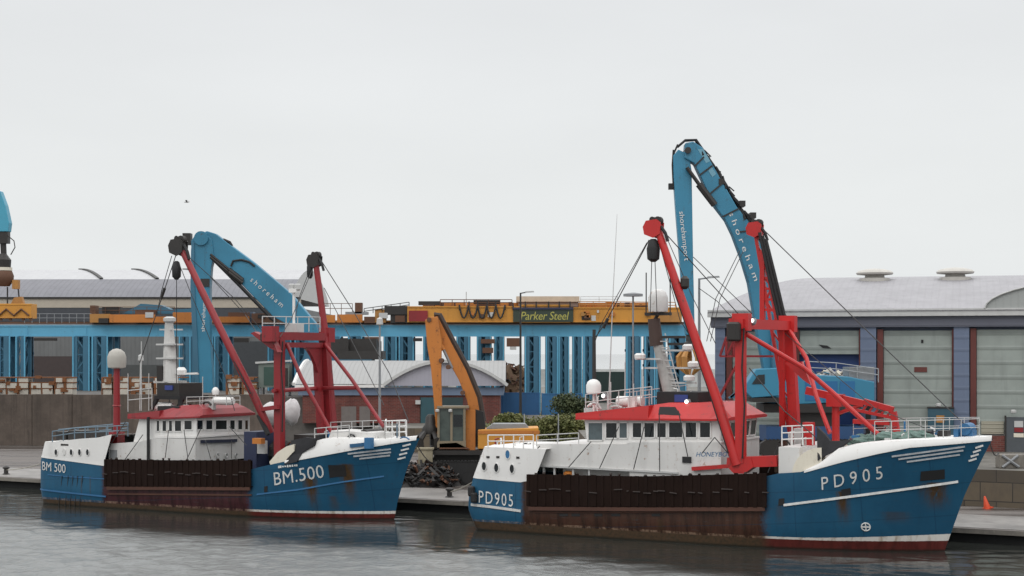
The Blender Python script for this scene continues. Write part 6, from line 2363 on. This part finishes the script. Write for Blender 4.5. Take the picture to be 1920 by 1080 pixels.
# nets on the nearer foredeck
for i, (px, py, rx, mm, lb) in enumerate([(1625, 820, .9, 'net_teal', 'teal net heap on the nearer foredeck, closest to the red struts'), (1672, 815, 1.0, 'net_teal', 'teal net heap in the middle of the nearer foredeck'), (1718, 814, .8, 'net_teal', 'pale teal net heap nearest the blue windlass')]):
    q = pd.p(px, py + 6, -.6)
    wq = Matrix.Translation((pd.X0, pd.Y0, 0)) @ Matrix.Rotation(-ANG, 4, 'Z') @ q
    mb = MB().blob((wq.x, wq.y, wq.z - .02), rx, .8, .3, 20 + i, .45, 22, 12)
    one(mb, 'net_heap', M[mm], lb, 'fishing net', Vector((wq.x, wq.y, wq.z - .3)), 'nets on the nearer foredeck')

# dark net piles on the working decks
for bt, x, y, z, rx, rz, sd, mm, nm, lb in [(pd, 17.6, 1.6, 3.2, 1.0, 1.2, 31, 'net_brown', 'net_heap', 'brown net pile between the nearer wheelhouse and its fore house'), (b5, 17.6, .4, 2.6, 1.0, 1.2, 32, 'net_dark', 'net_heap', 'dark net pile ahead of the farther wheelhouse')]:
    M['net_brown'] = plain('brown_green_net', (.07, .045, .03), .95, 0, .7, 6)
    wq = Matrix.Translation((bt.X0, bt.Y0, 0)) @ Matrix.Rotation(-ANG, 4, 'Z') @ (Vector((x, y, z)) * bt.S)
    mb = MB().blob((wq.x, wq.y, wq.z + rz * .6), rx, 1.0, rz, sd, .3, 20, 14)
    one(mb, nm, M[mm], lb, 'fishing net', Vector((wq.x, wq.y, wq.z - .2)))

# ------------------------------------------------------------------ lamps, signs, small things
def lamp(px, ytop, Y, zb, arm, mat, label, h2=.0, head=1):
    p0 = P(px, ytop, Y)
    t = thing('lamp_post', label, 'street lamp', (p0.x, Y, zb))
    hgt = p0.z - zb
    MB().tube([(0, 0, 0), (0, 0, hgt * .5), (0, 0, hgt)], [.14, .11, .08], 8).build('post', mat, t)
    if arm:
        MB().tube([(0, 0, hgt - .05), (arm, 0, hgt + .05)], .06, 6).build('arm', mat, t)
        MB().prism([(arm - .1, -.18, hgt), (arm + .75, -.18, hgt + .06), (arm + .7, -.18, hgt + .18), (arm - .1, -.18, hgt + .14)], (0, .36, 0)).build('lantern', M['lightgrey'], t)
    else:
        MB().lathe([(.1, -.1), (.3, 0), (.26, .5), (.05, .62)], (0, 0, hgt - .2), 10).build('lantern', M['lightgrey'], t)
    return t


lamp(976, 549, 152, 3.0, .55, M['dark_steel'], 'dark lamp post in front of the lettered crane sign')
lamp(712, 604, 141, .75, 0, M['grey'], 'thin grey lamp post between the farther gantry and excavator')
lamp(1311, 522, 114, 3.0, .7, M['grey'], 'grey lamp post beside the tall blue crane arm')
lamp(264, 672, 163, 5.55, 0, M['lightgrey'], 'thin pale post between the dome post and white mast')
q = P(1853, 948, 95)
mb = MB()
bx = Vector((q.x, 95.2, .75))
t = thing('traffic_cone', 'orange traffic cone tipped against the concrete block wall', 'traffic cone', bx)
MB().box(-.26, .26, -.26, .26, 0, .05).build('base', M['cone'], t)
MB().lathe([(.2, .05), (.05, .78), (.03, .8)], (0, 0, 0), 14).build('body', M['cone'], t, 40)
t.scale = (1.05, 1.05, .95)
t.rotation_euler = (0, R(-14), .3)
# concrete anchor block with crossed chain
q = P(1898, 878, 97)
bx = Vector((q.x, 97.5, 3.0))
t = thing('anchor_block', 'grey concrete block with a crossed chain at the right edge', 'concrete block', bx)
MB().box(-.75, 1.3, -.45, .45, 0, .85).build('block', CON, t, bevel=.05)
mb = MB()
mb.tube([(-.6, -.5, .08), (-.1, -.5, .45), (.35, -.5, .8)], .09, 6)
mb.tube([(-.6, -.5, .8), (-.1, -.52, .45), (.4, -.5, .1)], .09, 6)
mb.build('chain', M['grey'], t)
# mooring ropes
wq = Matrix.Translation((pd.X0, pd.Y0, 0)) @ Matrix.Rotation(-ANG, 4, 'Z') @ Vector((28.3, 0, 5.75))
e = Vector((29.8, 98.0, 3.9))
pts = [wq.lerp(e, k / 10) - Vector((0, 0, .9 * 4 * (k / 10) * (1 - k / 10) * .5)) for k in range(11)]
one(MB().tube(pts, .035, 6), 'mooring_rope', M['cable'], 'thin mooring rope from the nearer bow to the quay', 'rope', e)
wq = Matrix.Translation((b5.X0, b5.Y0, 0)) @ Matrix.Rotation(-ANG, 4, 'Z') @ (Vector((28.2, 0, 4.95)) * b5.S)
e = P(812, 868, 112)
pts = [wq.lerp(e, k / 10) - Vector((0, 0, .6 * 4 * (k / 10) * (1 - k / 10) * .5)) for k in range(11)]
one(MB().tube(pts, .035, 6), 'mooring_rope', M['cable'], 'thin mooring rope from the farther bow to the beige pillar', 'rope', e)
for bt, lx, lz, X, lb in [(pd, .3, 4.6, -4.0, 'slack mooring rope from the nearer stern to the bollard between the boats'), (b5, .4, 4.2, -38.5, 'slack mooring rope from the farther stern to the left bollard')]:
    wq = Matrix.Translation((bt.X0, bt.Y0, 0)) @ Matrix.Rotation(-ANG, 4, 'Z') @ (Vector((lx, 1.5, lz)) * bt.S)
    e = Vector((X, quayY(X, 2.4), 1.1))
    pts = [wq.lerp(e, k / 10) - Vector((0, 0, .5 * 4 * (k / 10) * (1 - k / 10))) for k in range(11)]
    one(MB().tube(pts, .035, 6), 'mooring_rope', M['rope'], lb, 'rope', e)
# bollards along the quay edge
bo = None
for X, lb in [(-4.0, 'iron bollard at the quay edge between the two boats'), (27.6, 'iron bollard at the quay edge right of the nearer bow'), (-38.5, 'iron bollard at the quay edge left of the farther stern')]:
    if bo is None:
        bo = thing('bollard', lb, 'bollard', (X, quayY(X, 2.4), .75), 0, 'bollards along the quay')
        MB().lathe([(.28, 0), (.28, .06), (.17, .12), (.16, .42), (.26, .48), (.26, .56), (.15, .64), (.02, .66)], (0, 0, 0), 14).build('casting', M['dark_steel'], bo, 40)
    else:
        c = copy_tree(bo)
        c.location = (X, quayY(X, 2.4), .75)
        c['label'] = lb
# steel loading platform with a scrap pile in front of the open bay
t = thing('loading_platform', 'grey steel loading platform in front of the open blue bay', 'platform', (P(1566, 800, 114).x, 114, 3.0), ROT)
mb = MB().box(-2.5, 2.5, -1.2, 1.2, 4.45, 4.75)
mb.build('bed', M['grey'], t)
MB().box(-2.55, 2.55, -1.28, -1.22, 4.3, 4.85).build('edge_plate', M['gitter'], t)
for x in (-2.3, 2.3):
    for y in (-1.0, 1.0):
        MB().box(x - .12, x + .12, y - .12, y + .12, 0, 4.44).build('leg', M['dark_steel'], t)
MB().bar((-2.3, -1.0, .3), (2.3, -1.0, 4.2), .12).build('brace', M['dark_steel'], t)
tp = Vector(t.location)
scrap('scrap_load', (tp.x, 114, 3.0 + 4.76), 4.4, 1.8, 1.0, 110, 'pale scrap pile on the grey loading platform', 14, [M['grey'], M['lightgrey'], M['dark_steel'], M['crane_blue'], M['cream']], 'scrap')

# gull
q = P(350, 379, 130)
t = thing('gull', 'small grey gull flying in the sky at the left', 'bird', q)
mb = MB()
mb.tube([(-.22, 0, 0), (-.12, 0, .01), (.05, 0, .01), (.18, 0, .03), (.25, 0, .03)], [.015, .05, .065, .045, .012], 8)
mb.build('body', M['lightgrey'], t, 60)
for s_ in (-1, 1):
    MB().prism([(.08, s_ * .04, .02), (.1, s_ * .3, .14), (.0, s_ * .62, .1), (-.05, s_ * .3, .12), (-.06, s_ * .04, .02)], (0, 0, .012)).build('wing', M['grey'], t)

# ------------------------------------------------------------------ hedge and shrub
def leafmat(name, a, b_):
    n = N(name)
    oi = n.noise((.9, .9, .9), 3)
    f = n.noise((7, 7, 7), 3)
    c = n.mix(n.sm(oi, .38, .62), a, b_)
    c = n.mix(n.m('MULTIPLY', n.sm(f, .45, .7), .5), c, tuple(v * .4 for v in a))
    return n.fin(c, .7)


def foliage(name, label, cat, c, w, d, h, n, seed, mat, top=.0, woody=True):
    """crown of small leaf faces spread through an uneven volume, with stems below"""
    rr = random.Random(seed)
    t = thing(name, label, cat, c)
    lumps = [(rr.uniform(-.48, .48) * w, rr.uniform(-.4, .4) * d, rr.uniform(.35, .85) * h, rr.uniform(.14, .26)) for _ in range(int(14 + w * 1.6))]
    mb = MB()
    for i in range(n):
        lx, ly, lz, lr = rr.choice(lumps)
        u = Vector((rr.gauss(0, 1), rr.gauss(0, 1), rr.gauss(0, 1))).normalized() * rr.random() ** .4
        p_ = Vector((lx + u.x * lr * h * 2.2, ly + u.y * lr * h * 1.4, lz + u.z * lr * h * 1.3))
        if p_.z < .05 or p_.z > h * 1.12:
            continue
        s_ = rr.uniform(.07, .17)
        a = Vector((rr.gauss(0, 1), rr.gauss(0, 1), rr.gauss(0, .6))).normalized()
        b2 = a.cross(Vector((rr.gauss(0, 1), rr.gauss(0, 1), rr.gauss(0, 1)))).normalized()
        mb.add([p_ - a * s_, p_ + b2 * s_ * .6, p_ + a * s_, p_ - b2 * s_ * .6], [(0, 1, 2, 3)])
    me = mb.build('crown', mat, t)
    st = MB()
    for i in range(int(5 + w)):
        x, y = rr.uniform(-.45, .45) * w, rr.uniform(-.3, .3) * d
        st.tube([(x, y, 0), (x + rr.uniform(-.2, .2), y, h * .4), (x + rr.uniform(-.5, .5), y + rr.uniform(-.3, .3), h * .8)], [.06, .045, .015], 5)
    st.build('trunk', M['brown'], t)
    return t


HG = leafmat('olive_hedge_leaves', (.10, .115, .03), (.18, .18, .06))
HD = leafmat('dark_shrub_leaves', (.035, .055, .02), (.07, .085, .03))
q = P(1005, 800, 150.5)
foliage('hedge', 'long olive green hedge behind the excavator counterweight', 'hedge', (P(1002, 800, 146.5).x, 146.5, .75), 9.6, 2.6, P(0, 780, 146.5).z - .75, 30000, 3, HG)
q = P(1078, 770, 156)
foliage('shrub', 'dark bushy shrub left of the white satellite dome', 'shrub', (q.x, 156, 3.0), 2.6, 2.2, P(0, 738, 156).z - 3.0, 5000, 9, HD)
for i, px in enumerate((983, 1047)):
    q = P(px, 780, 144.5)
    mb = MB().box(q.x - .05, q.x + .05, 144.45, 144.55, .75, P(0, 776, 144.5).z)
    one(mb, 'fence_post', M['gitter'], ('thin grey post in front of the hedge, nearer the excavator', 'thin grey post in front of the hedge, nearer the white dome')[i], 'post', Vector((q.x, 144.5, .75)))

# ------------------------------------------------------------------ sky, sun, camera
w = bpy.data.worlds.new('World')
sc.world = w
w.use_nodes = True
nt = w.node_tree
nt.nodes.clear()
out = nt.nodes.new('ShaderNodeOutputWorld')
bg = nt.nodes.new('ShaderNodeBackground')
sky = nt.nodes.new('ShaderNodeTexSky')
sky.sky_type = 'NISHITA'
sky.sun_disc = False
SE, SR = R(48), R(200)
sky.sun_elevation = SE
sky.sun_rotation = SR
sky.air_density = 1.0
sky.dust_density = 3.0
tc = nt.nodes.new('ShaderNodeTexCoord')
sx = nt.nodes.new('ShaderNodeSeparateXYZ')
nt.links.new(tc.outputs['Generated'], sx.inputs[0])
# cloud deck: brightest overhead, drifting grey patches
rmp = nt.nodes.new('ShaderNodeValToRGB')
nt.links.new(sx.outputs[2], rmp.inputs[0])
cr_ = rmp.color_ramp
cr_.elements[0].position = 0.0
cr_.elements[0].color = (8.1, 8.35, 8.4, 1)
cr_.elements[1].position = 1.0
cr_.elements[1].color = (19, 19.2, 19.4, 1)
e_ = cr_.elements.new(.10)
e_.color = (8.4, 8.6, 8.6, 1)
e_ = cr_.elements.new(.22)
e_.color = (8.0, 8.15, 8.25, 1)
e_ = cr_.elements.new(.36)
e_.color = (12.0, 12.1, 12.2, 1)
e_ = cr_.elements.new(.6)
e_.color = (16.0, 16.1, 16.2, 1)
mp = nt.nodes.new('ShaderNodeMapping')
mp.inputs['Scale'].default_value = (3.0, 3.0, 9.0)
nt.links.new(tc.outputs['Generated'], mp.inputs['Vector'])
nz = nt.nodes.new('ShaderNodeTexNoise')
nz.inputs['Scale'].default_value = 1.3
nz.inputs['Detail'].default_value = 5
nt.links.new(mp.outputs[0], nz.inputs['Vector'])
mr = nt.nodes.new('ShaderNodeMapRange')
nt.links.new(nz.outputs['Fac'], mr.inputs[0])
mr.inputs[1].default_value, mr.inputs[2].default_value = .3, .75
mr.inputs[3].default_value, mr.inputs[4].default_value = 1.03, .965
mul = nt.nodes.new('ShaderNodeMix')
mul.data_type = 'RGBA'
mul.blend_type = 'MULTIPLY'
mul.inputs[0].default_value = 1
nt.links.new(rmp.outputs[0], mul.inputs[6])
nt.links.new(mr.outputs[0], mul.inputs[7])
mx = nt.nodes.new('ShaderNodeMix')
mx.data_type = 'RGBA'
mx.inputs[0].default_value = .96
nt.links.new(sky.outputs[0], mx.inputs[6])
nt.links.new(mul.outputs[2], mx.inputs[7])
nt.links.new(mx.outputs[2], bg.inputs[0])
bg.inputs[1].default_value = .1
nt.links.new(bg.outputs[0], out.inputs[0])
sun = bpy.data.lights.new('sun', 'SUN')
sun.energy = .5
sun.angle = R(25)
sun.color = (1, .97, .93)
so = bpy.data.objects.new('sun', sun)
COL.objects.link(so)
dirv = Vector((math.sin(SR) * math.cos(SE), math.cos(SR) * math.cos(SE), math.sin(SE)))
so.rotation_euler = dirv.to_track_quat('Z', 'Y').to_euler()
so.location = (0, 0, 60)

cam = bpy.data.cameras.new('camera')
cam.sensor_width = 36
cam.lens = 36 * F / 1920
cam.shift_y = (HY - 540) / 1920
cam.clip_start = .5
cam.clip_end = 20000
co = bpy.data.objects.new('camera', cam)
COL.objects.link(co)
co.location = (0, 0, H)
co.rotation_euler = (R(90), 0, 0)
sc.camera = co
vs = sc.view_settings
sc.display_settings.display_device = 'sRGB'
vs.view_transform = 'Standard'
vs.look = 'None'
vs.exposure = 0
vs.gamma = 1
sc.render.filter_size = 2.0
sc.cycles.use_denoising = True
sc.cycles.max_bounces = 8
